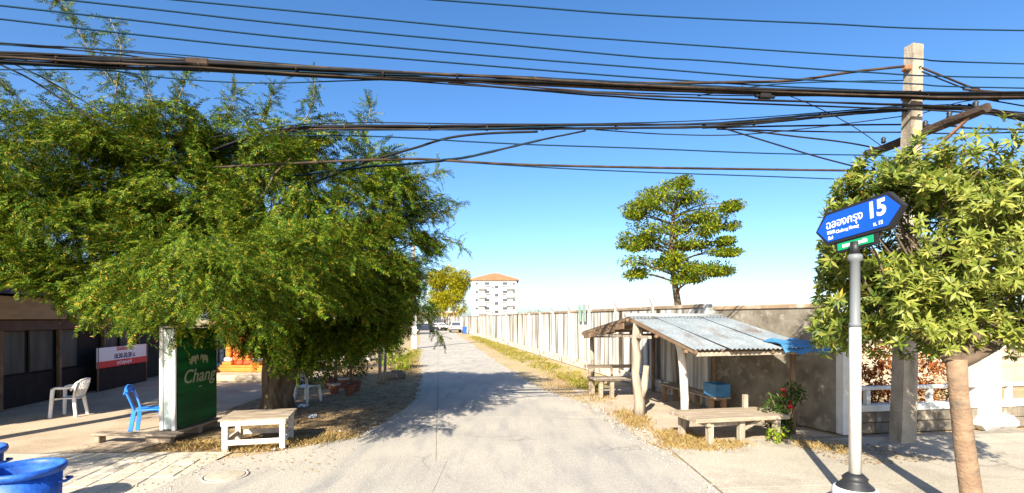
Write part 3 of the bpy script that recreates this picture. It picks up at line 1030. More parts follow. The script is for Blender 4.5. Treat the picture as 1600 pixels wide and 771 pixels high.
ns = 4
wd = WX / ns
LN = math.hypot(YN, ZR - ZN) + .05
LF = math.hypot(YF, ZR - ZF) + .05
an, af = math.atan2(ZR - ZN, -YN), math.atan2(ZR - ZF, YF)
s0 = corr(wd + .05, LN).build('roof_sheet', M_ZINC, st)
s1 = corr(wd + .05, LF).build('roof_sheet', M_ZINC, st)
for k in range(ns):
    o = s0 if k == 0 else inst(s0, 'roof_sheet', st)
    o.location = ((k + 1) * wd + .02, .03, ZR + .006 * (k % 2) + rnd.uniform(0, .012))
    o.rotation_euler = (an, 0, R(180))
    o.location.y += rnd.uniform(-.09, .02)
    o.rotation_euler = Euler((0, 0, R(180 + rnd.uniform(-1.2, 1.2))), 'XYZ').to_matrix().__matmul__(Euler((-an, 0, 0)).to_matrix()).to_euler()
    o = s1 if k == 0 else inst(s1, 'roof_sheet', st)
    o.location = (k * wd - .02, -.03, ZR + .006 * (k % 2) + rnd.uniform(0, .012))
    o.rotation_euler = (-af, 0, 0)
MB().tube([(-.12, 0, ZR + .035), (WX, 0, ZR + .035)], .045, 10).build('ridge_cap', M_GREYM, st)


def rz(y, off=0.0):
    return (ZR + (ZR - ZN) / YN * -y * -1 if y < 0 else ZR - (ZR - ZF) / YF * y) + off


def roofz(y):
    return ZR - (ZR - ZN) * (y / YN) if y < 0 else ZR - (ZR - ZF) * (y / YF)


MB().tube([(-.1, 0, ZR - .09), (WX, 0, ZR - .09)], .05, 8, jit=.1).build('ridge_beam', M_WOODD, st)
for x in (-.03, .75, 1.5, 2.22):
    MB().bar((x, -.02, ZR - .055), (x, YN + .02, ZN - .055), .06, .07).build('rafter', M_WOODD, st)
    MB().bar((x, .02, ZR - .055), (x, YF - .02, ZF - .055), .06, .07).build('rafter', M_WOODD, st)
for y in (-2.7, -1.5, 1.2, 2.3, 3.3):
    MB().bar((-.1, y, roofz(y) - .115), (WX - .02, y, roofz(y) - .115), .05, .05).build('purlin', M_WOODD, st)
# thatch-dark boards at the gable and pale tie beam
for k in range(5):
    y = .5 + k * .62
    MB().bar((-.06, y - .25, roofz(y) - .16), (-.06, y + .3, roofz(y) - .19 - .02 * (k % 2)), .03, .14).build('gable_board', M_WOODD, st)
MB().bar((-.02, -1.1, 1.80), (-.02, YF - .1, 1.73), .07, .06).build('tie_beam', M_WOODL, st)
MB().bar((.0, -2.9, 1.56), (WX, -2.9, 1.58), .07, .07).build('eave_beam', M_WOODL, st)
MB().bar((0, YF - .1, 1.66), (WX, YF - .1, 1.66), .07, .07).build('eave_beam', M_WOODL, st)
# posts: slim far post, forked trunk, near post, back posts
rg = np.random.default_rng(5)


def loc_of(wx, wy):
    p = Matrix.Rotation(-ANG, 3, 'Z') @ (Vector((wx, wy, 0)) - R0)
    return p


p = loc_of(2.42, 15.5)
MB().tube([(p.x, p.y, 0), (p.x + .02, p.y, .7), (p.x - .02, p.y, 1.78)], [.075, .065, .06], 9, jit=.08).build('post', M_WOODL, st)
p = loc_of(2.9, 11.65)
fk = MB()
fk.tube([(p.x, p.y, -.02), (p.x + .01, p.y, .3), (p.x - .03, p.y, .55), (p.x - .10, p.y, .95), (p.x - .06, p.y, 1.35), (p.x - .11, p.y, 1.7), (p.x - .05, p.y, 2.08)], [.14, .115, .12, .085, .095, .08, .085], 10, jit=.1)
fk.tube([(p.x - .01, p.y, .32), (p.x + .09, p.y - .03, .62), (p.x + .14, p.y - .03, .98), (p.x + .15, p.y - .03, 1.13)], [.09, .085, .075, .07], 9, jit=.08)
fk.tube([(p.x - .09, p.y, 1.6), (p.x + .03, p.y, 1.83), (p.x + .05, p.y, 1.95)], [.06, .05, .045], 8, jit=.08)
fk.build('forked_post', M_WOODL, st)
p = loc_of(3.42, 10.15)
MB().tube([(p.x, p.y, 0), (p.x, p.y, .6), (p.x - .03, p.y, 1.2), (p.x - .09, p.y, 1.6), (p.x - .16, p.y, 1.78)], [.085, .08, .075, .075, .07], 9, jit=.08).build('post', M_WOODW, st)
for xx, yy2 in ((2.2, -2.6), (2.15, 0), (2.1, 3.2)):
    MB().tube([(xx, yy2, 0), (xx, yy2, roofz(yy2) - .12)], .05, 8, jit=.1).build('post', M_WOODD, st)
# blue tarp over the right end of the eave
tvs, tfs = [], []
for j in range(6):
    for i in range(11):
        x = 1.62 + .98 * i / 10
        y = YN - .14 + .62 * j / 5
        z = ZN + (ZR - ZN) * (y - YN) / -YN + .05 + .03 * math.sin(i * 1.4 + j) - (.10 if j == 0 else 0) - .0016 * max(0, i - 7) ** 3
        tvs.append((x, y, z))
for j in range(5):
    for i in range(10):
        a = j * 11 + i
        tfs.append((a, a + 1, a + 12, a + 11))
n = len(tvs)
tq = MB()
tq.add(tvs, tfs, True)
tq.add([(x, y, z - .006) for x, y, z in tvs], [tuple(reversed(f)) for f in tfs], True)
tq.build('tarpaulin', M_TARP, st)


def plank_bench(label, loc, rotz, W, D, H, n, m_top, m_leg, legs, group='plank benches in the shelter', th=.035, splay=0.0):
    t = thing('plank_bench', label, 'bench', loc, rotz, group)
    for k in range(n):
        MB().box((rnd.uniform(-.02, .02), -D / 2 + (k + .5) * D / n, H - th / 2 + rnd.uniform(-.004, .004)), (W, D / n - .01, th), bev=.005).build('plank', m_top, t)
    for (x, y) in legs:
        MB().bar((x + splay * (1 if x > 0 else -1), y, 0), (x, y, H - th - .004), .10, .10).build('leg', m_leg, t)
    for x in (-W / 2 + .25, W / 2 - .25):
        MB().box((x, 0, H - th - .04), (.07, D - .06, .07), bev=.006).build('batten', m_leg, t)
    return t


b1 = plank_bench('wide plank bench at the front of the shelter, nearest the pavement', (3.98, 9.42, 0), R(12), 1.86, .95, .47, 6, M_WOODG, M_WOODL,
                 [(-.62, -.36), (.02, -.33), (.72, -.36), (-.72, .38), (.72, .38)], th=.07)
MB().bar((-.62, -.34, .34), (.02, -.31, .34), .05, .06).build('stretcher', M_WOODL, b1)
MB().bar((.02, -.31, .20), (.42, -.33, .40), .05, .06).build('brace', M_WOODL, b1)
MB().bar((.66, .42, .47), (.66, .42, .72), .09, .06).build('stub_post', M_WOODL, b1)
b2 = plank_bench('plank bench with back rail at the far end of the shelter', (3.0, 14.55, 0), R(10), 1.5, .85, .52, 5, M_WOODL, M_WOODG,
                 [(-.62, -.33), (-.3, -.33), (.62, -.33), (-.62, .35), (.62, .35)])
for x in (-.68, .0, .68):
    MB().bar((x, .42, .0), (x, .46, .86), .06, .06).build('back_post', M_WOODG, b2)
MB().bar((-.74, .45, .80), (.74, .45, .80), .05, .1).build('back_rail', M_WOODG, b2)
plank_bench('long shaded plank bench running along the wall inside the shelter', (4.42, 12.6, 0), R(100), 2.6, .45, .45, 3, M_WOODG, M_WOODD,
            [(-1.1, -.15), (0, -.15), (1.1, -.15), (-1.1, .15), (1.1, .15)])
# crate left in the shelter
cr = thing('plastic_crate', 'blue plastic crate on the shaded bench by the cement wall', 'crate', (4.62, 11.55, .452), R(100))
for s in (-1, 1):
    MB().box((0, s * .17, .15), (.5, .015, .28), bev=.003).build('side_panel', M_TARP, cr)
    MB().box((s * .245, 0, .15), (.015, .325, .28), bev=.003).build('end_panel', M_TARP, cr)
MB().box((0, 0, .012), (.48, .32, .015)).build('floor_panel', M_TARP, cr)

# red flowered shrub and green tuft by the corner wall
fs_ = thing('flowering_shrub', 'small dark shrub with red flowers beside the front bench', 'shrub', (5.12, 9.55, 0))
rg = np.random.default_rng(8)
cs = [(5.12 + rg.normal(0, .12), 9.55 + rg.normal(0, .12), .18 + .13 * k) for k in range(6)]
v_, f_ = leaves_cloud(cs, np.array([.24, .22, .18]), 900, .085, rg)
npmesh('foliage', v_, f_, L_SHR, fs_)
for q in ((5.02, 9.46, .82), (5.14, 9.46, .60)):
    v_, f_ = leaves_cloud([q], np.array([.035, .035, .07]), 26, .045, rg, asp=.8)
    npmesh('flower_head', v_, f_, L_RED, fs_)
mb = MB()
for k in range(5):
    mb.tube(curved((5.12, 9.55, 0), (5.12 + rg.normal(0, .15), 9.55 + rg.normal(0, .1), .8), rg), [.014, .012, .01, .009, .008, .006, .004], 5)
mb.build('stems', M_TWIG, fs_, True)
tf = thing('green_weed', 'small bright green weed on the ground right of the front bench', 'weed', (4.62, 9.02, 0))
v_, f_ = leaves_cloud([(4.62, 9.02, .12), (4.68, 9.0, .2)], np.array([.12, .1, .12]), 130, .07, rg)
npmesh('foliage', v_, f_, L_LIME, tf)

# =================================================================== LANE SIGN
SB = Vector((4.0, 5.97, 0))
sg = thing('street_name_sign', 'blue lane name sign reading 15 on a white post at the corner', 'street sign', SB)
MB().lathe([(.235, 0), (.235, .20), (.215, .235)], n=24).build('footing', M_WHITE, sg)
MB().lathe([(.205, .22), (.19, .25), (.135, .30), (.125, .325), (.135, .345), (.10, .38), (.075, .40)], n=24).build('collar', M_BLACK, sg)
MB().lathe([(.064, .36), (.062, 2.1), (.06, 2.12)], n=20).build('pole', M_WHITE, sg)
MB().lathe([(.066, 2.10), (.066, 2.14), (.054, 2.16), (.052, 2.86), (.078, 2.88), (.078, 2.93), (.06, 2.95)], n=20).build('pole_top', mat('leaf_shade_grey', (0.15, 0.16, 0.165), None, rough=0.5), sg)  # shade of the leaves on the upper post, painted in as dark grey
# board frame: local x = along board (towards the reader's right), z up; face looks to the left of the lane
bd = bpy.data.objects.new('board', None)
BL, BH = 1.22, .40
tiltb = R(4.2)
hexo = [(-BL / 2, 0), (-BL / 2 + .17, -BH / 2), (BL / 2 - .17, -BH / 2), (BL / 2, 0), (BL / 2 - .17, BH / 2), (-BL / 2 + .17, BH / 2)]


def hexplate(sc, y0, y1):
    m_ = MB()
    n = 6
    gx = (BL - 2 * sc) / BL
    gz = (BH - 2 * sc) / BH
    pts = [(x * gx, y0, z * gz) for x, z in hexo] + [(x * gx, y1, z * gz) for x, z in hexo]
    m_.add(pts, [tuple(range(6)), tuple(range(11, 5, -1))] + [(i + 6, (i + 1) % 6 + 6, (i + 1) % 6, i) for i in range(6)])
    return m_


# reading direction runs towards the camera (right end near)
rot_b = Euler((0, -tiltb, ANG - R(90)), 'XYZ')
mz = 3.345
frame = hexplate(0, -.03, .03).build('board_frame', M_BLACK, sg)
frame.location = (0.03, 0, mz)
frame.rotation_euler = rot_b
fc = hexplate(.035, -.036, -.029).build('board_face', M_SIGNB, frame)
t90 = (R(90), 0, 0)
text_part('lettering', 'ฉลองกรุง', .14, M_SIGNW, frame, (-.16, -.0375, .035), t90, bold=.001)
text_part('lettering', '15', .25, M_SIGNW, frame, (.29, -.0375, .045), t90, bold=.008)
text_part('lettering', 'Chalong Krung', .055, M_SIGNW, frame, (-.12, -.0375, -.072), t90, bold=.001)
text_part('lettering', 'ซอย', .07, M_SIGNW, frame, (-.36, -.0375, -.055), t90, bold=.001)
text_part('lettering', 'Soi', .062, M_SIGNW, frame, (-.37, -.0375, -.125), t90, bold=.001)
text_part('lettering', 'ซ. 15', .06, M_SIGNW, frame, (.30, -.0375, -.115), t90, bold=.001)
dp = MB().prism([(-.34, 0), (.30, 0), (.24, -.13), (-.28, -.13)], -.02, .02)
dp.v = [(x, z, y) for x, y, z in dp.v]
dpo = dp.build('district_plate', M_BLACK, sg)
dpo.location = (.03, 0, mz - BH / 2 + .0)
dpo.rotation_euler = rot_b
gp = MB().box((-.02, -.024, -.062), (.5, .006, .085)).build('green_face', M_SIGNG, dpo)
text_part('lettering', 'เขตลาดกระบัง', .062, M_SIGNW, dpo, (-.02, -.029, -.064), t90, bold=.002)
MB().lathe([(.05, 2.93), (.05, mz - BH / 2 - .05)], n=12).build('neck', M_BLACK, sg)

# =================================================================== POWER POLES AND CABLES
CL = 8.05                                      # plane of the pole line: y = CL + 0.16 x


def onplane(px, py, c=CL):
    a = (px - 800) / F
    d = c / (1 - 0.16 * a)
    return P(px, py, d)


def pole(label, base, top, wb, wt, arm=True):
    t = thing('power_pole', label, 'power pole', base, ANG, 'concrete power poles')
    dx = (Matrix.Rotation(-ANG, 3, 'Z') @ (Vector(top) - Vector(base)))
    MB().bar((0, 0, 0), tuple(dx), wb, wb * .82, up=(0, 1, 0), w1=wt, h1=wt * .82).build('shaft', M_POLE, t)
    H = dx.z
    if arm:
        z = 5.52
        c = dx * (z / H)
        MB().tube([c + Vector((.17, -1.12 + q * .32, .03 - .0085 * q + rnd.uniform(-.008, .008))) for q in range(8)], .085, 7, smooth=False, jit=.16).build('crossarm', mat('weathered_black_wood', (0.035, 0.024, 0.017), (0.065, 0.042, 0.028), 9, 0.95, 0.8), t)
        MB().bar(c + Vector((.15, -.95, .02)), c + Vector((.13, -.05, -.55)), .04, .04).build('arm_brace', M_RUST, t)
        for k in range(5):
            MB().lathe([(.03, .0), (.045, .03), (.03, .06), (.045, .09), (.02, .12)], c + Vector((.17, -.95 + .42 * k, .08)), 8).build('insulator', M_BLACK, t)
    for z, s in ((H - .43, -1), (H - .93, 1), (H - .95, -1), (H - 1.5, 1)):
        c = dx * (z / H)
        MB().box(c + Vector((s * (wt * .5 + .05), -.02, 0)), (.14, .12, .10), bev=.02).build('bracket', M_RUST, t)
    for k in range(10):
        c = dx * ((2.8 + k * .43) / H)
        MB().tube([c + Vector((.02, -wt * .40, 0)), c + Vector((.02, -wt * .62, 0))], .012, 6).build('bolt', M_BLACK, t)
    return t


TP = P(1428, 72, 9.2)
pole('tall tapered concrete power pole with dark wooden crossarm behind the street sign', (6.98, 9.15, 0), TP, .31, .215)
pole('concrete power pole standing just beyond the left edge of the picture', (-10.6, 6.36, 0), (-10.6, 6.36, 7.2), .34, .24, arm=False)


def catrom(pts, k=6):
    out = []
    n = len(pts)
    for i in range(n - 1):
        p0, p1, p2, p3 = pts[max(i - 1, 0)], pts[i], pts[i + 1], pts[min(i + 2, n - 1)]
        for s in range(k):
            t = s / k
            out.append(0.5 * ((2 * p1) + (p2 - p0) * t + (2 * p0 - 5 * p1 + 4 * p2 - p3) * t * t + (3 * p1 - p0 - 3 * p2 + p3) * t ** 3))
    out.append(pts[-1])
    return out


def cable_pts(pix, c, ext_l=False, ext_r=False):
    pts = [onplane(q[0], q[1], q[2] if len(q) > 2 else c) for q in pix]
    if ext_l:
        d = (pts[0] - pts[1]).normalized()
        x_end = -10.6 if pts[0].x > -10 else pts[0].x - 3
        pts = [pts[0] + d * ((x_end - pts[0].x) / d.x)] + pts
    if ext_r:
        d = (pts[-1] - pts[-2]).normalized()
        pts = pts + [pts[-1] + d * 14 + Vector((0, 0, .3))]
    return pts


def cable(label, pix, r_, m=M_CABLE, c=CL, el=False, er=False):
    o = MB().tube(catrom(cable_pts(pix, c, el, er)), r_, 6).build('overhead_cable', m)
    tag(o, label, 'cable', 'overhead cables')
    return o


def bundle(label, pix, strands, c=CL, el=False, er=False, spread=.03, group='cable bundles'):
    pts = cable_pts(pix, c, el, er)
    t = thing('cable_bundle', label, 'cable', (0, 0, 0), 0, group)
    t.location = pts[0]
    for k, (r_, m) in enumerate(strands):
        a = 2 * math.pi * k / max(1, len(strands))
        q = []
        dense = catrom(pts, 5)
        amp = spread * rnd.uniform(.45, 1.25)
        ph_, fq = rnd.uniform(0, 6), rnd.uniform(.05, .16)
        for i, p_ in enumerate(dense):
            tw = a + i * .07 * (1 if k % 2 else -1)
            sagz = .9 * spread * math.sin(ph_ + i * fq)
            q.append(p_ + Vector((0, math.cos(tw) * amp, math.sin(tw) * amp * .8 + sagz * .6 + rnd.uniform(-.004, .004))))
        MB().tube(q, r_, 6).build('strand', m, t, True)
    if len(strands) > 3:
        dense = catrom(pts, 5)
        for i in range(3, len(dense) - 2, 4):
            dv = (dense[i + 1] - dense[i]).normalized() * .012
            MB().tube([dense[i] - dv, dense[i] + dv], spread + .010, 8).build('cable_tie', M_CABLE if i % 8 == 3 else M_CABLEB, t, True)
    return t


cable('topmost thin slate cable, crossing the upper right sky', [(640, -3), (800, 9), (1000, 24), (1280, 37), (1600, 48)], .011, M_CABLEG, 6.9, True, True)
cable('second thin cable from the top of the sky', [(274, 0), (400, 12), (600, 31), (800, 50), (1000, 65), (1280, 84), (1430, 92), (1600, 100)], .011, M_CABLEG, 7.3, True, True)
cable('third thin cable from the top of the sky', [(103, 0), (250, 16), (400, 33), (600, 53), (800, 71), (1008, 90), (1100, 95), (1350, 113), (1600, 122)], .012, M_CABLEG, 7.7, True, True)
cable('fourth thin cable from the top of the sky', [(0, 9), (200, 31), (400, 54), (600, 73), (793, 90), (1000, 106), (1220, 123), (1420, 131), (1600, 138)], .012, M_CABLEG, CL - .3, True, True)
cable('thin cable just above the thick brown bundle', [(0, 30), (200, 53), (400, 74), (600, 90), (700, 98), (860, 111), (1050, 125), (1300, 139), (1600, 145)], .012, M_CABLEG, CL - .2, True, True)
bundle('thick brown and black cable bundle crossing the whole sky', [(0, 91), (160, 98), (313, 102), (500, 112), (660, 119), (800, 124), (1000, 134), (1200, 142), (1410, 148), (1600, 149)],
       [(.024, M_CABLE), (.018, M_CABLEB), (.016, M_CABLEB), (.022, M_CABLE), (.016, M_CABLE), (.014, M_CABLEB), (.011, M_CABLE), (.012, M_CABLE), (.010, M_CABLEB), (.018, M_CABLE), (.009, M_CABLEG)], CL - .25, True, True, .050)
bundle('thin trio of black wires fraying above the thick bundle at the left', [(0, 68), (130, 76), (260, 88), (420, 103), (560, 113), (660, 119)], [(.009, M_CABLE), (.008, M_CABLE), (.008, M_CABLEG)], CL - .2, True, False, .05)
cable('rusty brown wire rising from the thick bundle to the pole top', [(860, 125), (1000, 130), (1140, 129), (1240, 126), (1330, 113), (1412, 104)], .022, M_CABLEB, CL - .22)
bundle('pair of black wires sagging just under the thick bundle', [(700, 126), (830, 136), (1000, 148), (1200, 157), (1410, 165), (1520, 172), (1600, 180)], [(.014, M_CABLE), (.012, M_CABLEB), (.012, M_CABLE)], CL - .25, False, True, .05)
bundle('black cable bundle emerging from the tree and rising to the crossarm', [(300, 250, 11.5), (370, 222, 10.4), (440, 204, 9.0), (540, 199, 8.2), (700, 200), (800, 200), (930, 199), (1100, 197), (1200, 190), (1340, 176), (1480, 167), (1545, 172), (1600, 184)],
       [(.018, M_CABLE), (.016, M_CABLE), (.014, M_CABLE), (.014, M_CABLEB), (.012, M_CABLE), (.010, M_CABLE), (.009, M_CABLEG)], CL, False, True, .040)
cable('dark brown cable leaving the tree at mid height, tied straight to the right', [(330, 262, 10.2), (450, 256, 9.0), (560, 251), (600, 250), (660, 249), (800, 257), (1000, 262), (1200, 265), (1345, 267), (1480, 268)], .019, M_CABLEB, CL, False, True)
cable('lowest thin slate cable across the pale sky', [(700, 252), (850, 262), (1000, 269), (1200, 276), (1340, 281), (1500, 284)], .010, M_CABLEG, CL, False, True)
cable('thin slate cable midway between the two lower runs', [(380, 215, 10.5), (480, 212, 9.2), (600, 214), (740, 222), (850, 227), (1000, 232), (1200, 240), (1380, 243)], .011, M_CABLEG, CL)
cable('short thick black cable dropping into the tree from the bundle', [(480, 290, 10.5), (560, 258, 9), (600, 245), (650, 231), (700, 216), (760, 209), (840, 206)], .018, M_CABLE, CL)
bundle('twisted pair of cables slanting from the bundle down towards the tree', [(460, 275, 10.5), (560, 262, 9), (660, 254), (700, 249), (740, 243), (820, 224), (870, 213), (915, 204)], [(.013, M_CABLE), (.013, M_CABLEG)], CL, False, False, .016)
cable('thin wire slanting down right from the bundle to the leafy crown', [(1122, 198), (1200, 222), (1280, 246), (1350, 264)], .013, M_CABLE, CL)
cable('wire sagging from the bundle to the left end of the crossarm', [(1160, 203), (1230, 212), (1300, 220), (1340, 226), (1384, 235)], .014, M_CABLE, CL)
cable('straight black wire passing just behind the crossarm', [(1100, 200), (1240, 197), (1410, 195), (1500, 198), (1600, 203)], .015, M_CABLE, CL + .15, False, True)
cable('lower straight black wire at the crossarm height', [(1120, 202), (1280, 206), (1420, 207), (1600, 207)], .013, M_CABLE, CL + .2, False, True)
cable('brown stay wire falling to the right of the pole top', [(1440, 106), (1480, 122), (1530, 140), (1600, 147)], .018, M_CABLEB, CL - .1, False, True)
cable('black wire falling steeply to the right of the pole', [(1440, 112), (1500, 136), (1560, 158), (1600, 166)], .012, M_CABLE, CL - .1, False, True)
cable('thin wire between thick bundle and pole at its left', [(1090, 150), (1200, 133), (1300, 128), (1412, 126)], .010, M_CABLEG, CL)
cable('thin loose wire hanging between the runs left of the pole', [(1225, 147), (1270, 165), (1330, 196), (1385, 234)], .007, M_CABLE, CL)
cable('thin black wire below the thick bundle at the far left', [(0, 109), (160, 110), (260, 122), (400, 130), (560, 126), (700, 122)], .009, M_CABLEG, CL - .2, True)
cable('slack wire slanting into the tree at the far left', [(-30, 88), (40, 120), (100, 158), (150, 190)], .013, M_CABLE, CL)
cable('second slack wire slanting into the tree beside the first', [(-30, 80), (50, 113), (120, 152), (180, 188)], .010, M_CABLE, CL)

cable('faint slack wire sagging below the thick bundle over the lane', [(420, 108), (600, 124), (800, 138), (1000, 146), (1180, 150), (1410, 150)], .009, M_CABLE, CL - .15)
cable('thin black wire running close above the tree bundle', [(330, 215, 10), (440, 198, 8.8), (560, 192), (760, 194), (960, 193), (1150, 186), (1330, 172), (1412, 165)], .008, M_CABLE, CL + .1)
cable('thin looping wire hanging under the tree bundle near the pole', [(930, 203), (1040, 210), (1150, 211), (1270, 200), (1410, 182)], .009, M_CABLE, CL + .05)
cable('thin wire rising from the crossarm to the thick bundle at the right', [(1440, 178), (1500, 160), (1560, 153), (1600, 151)], .009, M_CABLE, CL)
for k, (px_, py_, lb) in enumerate(((310, 98, 'small brown splice box on the thick bundle above the tree'), (1195, 151, 'small dark splice box under the thick bundle left of the pole'))):
    p_ = onplane(px_, py_, CL - .25)
    t = thing('splice_box', lb, 'cable box', p_, R(9))
    MB().box((0, 0, 0), (.30 - .1 * k, .11, .10), bev=.02).build('case', M_CABLEB if k == 0 else M_CABLE, t)
    for sx in (-1, 1):
        MB().tube([(sx * (.15 - .05 * k), 0, 0), (sx * (.22 - .05 * k), 0, 0)], .03, 8).build('gland', M_CABLE, t)

# =================================================================== BIG LEFT TREE
rg = np.random.default_rng(21)
TB = Vector((-5.66, 12.4, 0))
lt = thing('shade_tree', 'large spreading feathery leaved shade tree over the lane corner', 'tree', TB)
LOBES = [((-5.9, 10.6, 4.4), (3.2, 3.6, 2.05), 100), ((-8.7, 9.4, 4.35), (2.7, 2.6, 1.95), 120), ((-3.1, 11.5, 4.0), (1.55, 2.6, 2.35), 64),
         ((-4.5, 9.6, 2.75), (2.1, 2.0, 1.05), 44), ((-6.8, 9.0, 2.8), (1.6, 1.5, 0.95), 34), ((-6.1, 10.0, 5.6), (3.0, 2.4, .8), 62),
         ((-3.6, 8.6, 3.7), (1.45, 1.6, 1.5), 40), ((-10.6, 9.6, 4.3), (1.7, 2.2, 1.6), 44), ((-3.4, 13.6, 3.4), (1.6, 2.2, 1.6), 34), ((-9.0, 8.6, 3.0), (1.2, 1.2, .8), 16), ((-4.1, 6.9, 2.85), (1.15, 1.1, .6), 26), ((-3.6, 12.4, 2.0), (1.2, 1.5, .75), 40), ((-5.0, 11.2, 2.0), (1.3, 1.0, .75), 34), ((-2.6, 11.4, 2.7), (.8, 1.4, .9), 24)]
clumps, crad, outd = [], [], []
for c, r_, n in LOBES:
    d = unit(rg.normal(0, 1, (n, 3)))
    rr = np.where(rg.uniform(0, 1, n) < .72, rg.uniform(.6, .98, n), rg.uniform(.15, .6, n))
    c = np.array(c)
    clumps.append(c + d * np.array(r_) * rr[:, None])
    crad.append(rg.uniform(.34, .66, n))
    outd.append(d)
clumps, crad, outd = np.concatenate(clumps), np.concatenate(crad), np.concatenate(outd)
ph = clumps * np.array([1.55, 1.3, 1.75])
hollow = np.sin(ph[:, 0] + 1.3) * np.sin(ph[:, 2] + .6) + .45 * np.sin(ph[:, 1] * 1.7)
kp = ~((hollow > .50) & (clumps[:, 1] < 10.6) & (clumps[:, 2] > 2.6) & (clumps[:, 2] < 5.7))
clumps, crad, outd = clumps[kp], crad[kp], outd[kp]
protosT = [feather(.40, 13, .085, .020, .22, rg), feather(.34, 12, .08, .019, .35, rg), feather(.46, 15, .09, .020, .15, rg), feather(.28, 10, .08, .020, .5, rg)]
npc = 52
ids = np.repeat(np.arange(len(clumps)), npc)
bo = unit(outd * np.array([1, 1, .55]) + rg.normal(0, .35, outd.shape) + np.array([0, 0, -.12]))      # each bough grows outwards
bl = rg.uniform(.55, 1.05, len(clumps))
tt = rg.uniform(-.75, .6, len(ids))
lat = np.cross(bo, np.array([0, 0, 1.0]))
lat = unit(lat)
side = rg.normal(0, 1, len(ids))
pos = clumps[ids] + bo[ids] * (tt * bl[ids])[:, None] + lat[ids] * (side * .20 * (1.1 - np.abs(tt)))[:, None] + np.stack([np.zeros(len(ids)), np.zeros(len(ids)), -.16 * (tt + .2) ** 2 + rg.normal(0, .10, len(ids))], 1)
dirs = unit(bo[ids] * .75 + lat[ids] * (np.sign(side) * rg.uniform(.2, 1.0, len(ids)))[:, None] + rg.normal(0, .28, (len(ids), 3)) + np.array([0, 0, -.22]))
sc = rg.uniform(.7, 1.25, len(ids)) * np.clip(pos[:, 1] / 9.5, .6, 1.05)
tip = pos + dirs * .35
tpx = 800 + tip[:, 0] / tip[:, 1] * F
tpy = HZ - (tip[:, 2] - CAMH) / tip[:, 1] * F
# outline of the crown: a flat top, a ragged skirt and a slanting right flank
low = np.interp(tpx, [-400, 0, 85, 105, 140, 240, 330, 345, 400, 430, 480, 540, 600, 650, 700], [440, 445, 462, 505, 540, 545, 540, 532, 556, 590, 592, 572, 548, 512, 490]) + rg.normal(0, 9, len(tpx))
topl = np.interp(tpx, [-400, 0, 60, 110, 250, 450, 550, 620, 680, 720], [120, 130, 128, 150, 146, 168, 186, 215, 250, 300]) + rg.normal(0, 10, len(tpx))
rgt = np.interp(tpy, [150, 250, 300, 345, 390, 420, 460, 500, 560], [640, 685, 695, 712, 700, 672, 655, 642, 635]) + rg.normal(0, 10, len(tpx))
ok = (tpy < low) & (tpy > topl) & (tpx < rgt)
pos, dirs, sc = pos[ok], dirs[ok], sc[ok]
v_, f_ = scatter(protosT, pos, dirs, sc, rg)
cro = npmesh('crown', v_, f_, L_TAM, lt)
cro['kind'] = 'stuff'
# long loose shoots at the top and right
SH = [[P(205, 165, 9.2), P(170, 120, 9.0), P(135, 70, 8.9), P(110, 25, 8.8), P(88, -8, 8.8)], [P(180, 150, 9.0), P(185, 110, 9.0), P(188, 70, 9.0), P(172, 30, 9.0)],
      [P(270, 175, 9.5), P(285, 140, 9.5), P(292, 118, 9.5)], [P(410, 190, 9.6), P(420, 160, 9.6), P(428, 138, 9.6)], [P(475, 190, 9.8), P(488, 165, 9.8), P(492, 128, 9.8)],
      [P(565, 205, 10), P(575, 185, 10), P(580, 165, 10)], [P(655, 350, 11.5), P(685, 335, 11.5), P(715, 318, 11.5)], [P(660, 380, 11.5), P(690, 372, 11.5), P(722, 385, 11.5)],
      [P(640, 290, 11), P(670, 275, 11), P(690, 268, 11)], [P(650, 470, 11.5), P(672, 500, 11.4), P(690, 528, 11.4)], [P(20, 150, 9), P(5, 130, 9), P(-20, 110, 9)],
      [P(350, 185, 9.5), P(362, 160, 9.5), P(368, 145, 9.5)], [P(120, 170, 9), P(95, 140, 9), P(70, 118, 9)], [P(240, 170, 9.2), P(232, 140, 9.2), P(222, 122, 9.2)]]
sp, sd, ss = [], [], []
for path in SH:
    dense = catrom(path, 5)
    nn = len(dense)
    MB().tube(dense, [.012 - .008 * i / nn for i in range(nn)], 5).build('shoot', M_TWIG, lt, True)
    for i, p_ in enumerate(dense):
        for q in range(4):
            t = dense[min(i + 1, nn - 1)] - dense[max(0, i - 1)]
            t.normalize()
            a = rg.normal(0, 1, 3)
            dd = np.array(t) * .5 + unit(a) * .9
            sp.append(np.array(p_) + rg.normal(0, .02, 3))
            sd.append(dd)
            ss.append(rg.uniform(.55, .95))
v_, f_ = scatter(protosT, np.array(sp), np.array(sd), np.array(ss), rg)
o = npmesh('shoot_leaves', v_, f_, L_TAM, lt)
o['kind'] = 'stuff'
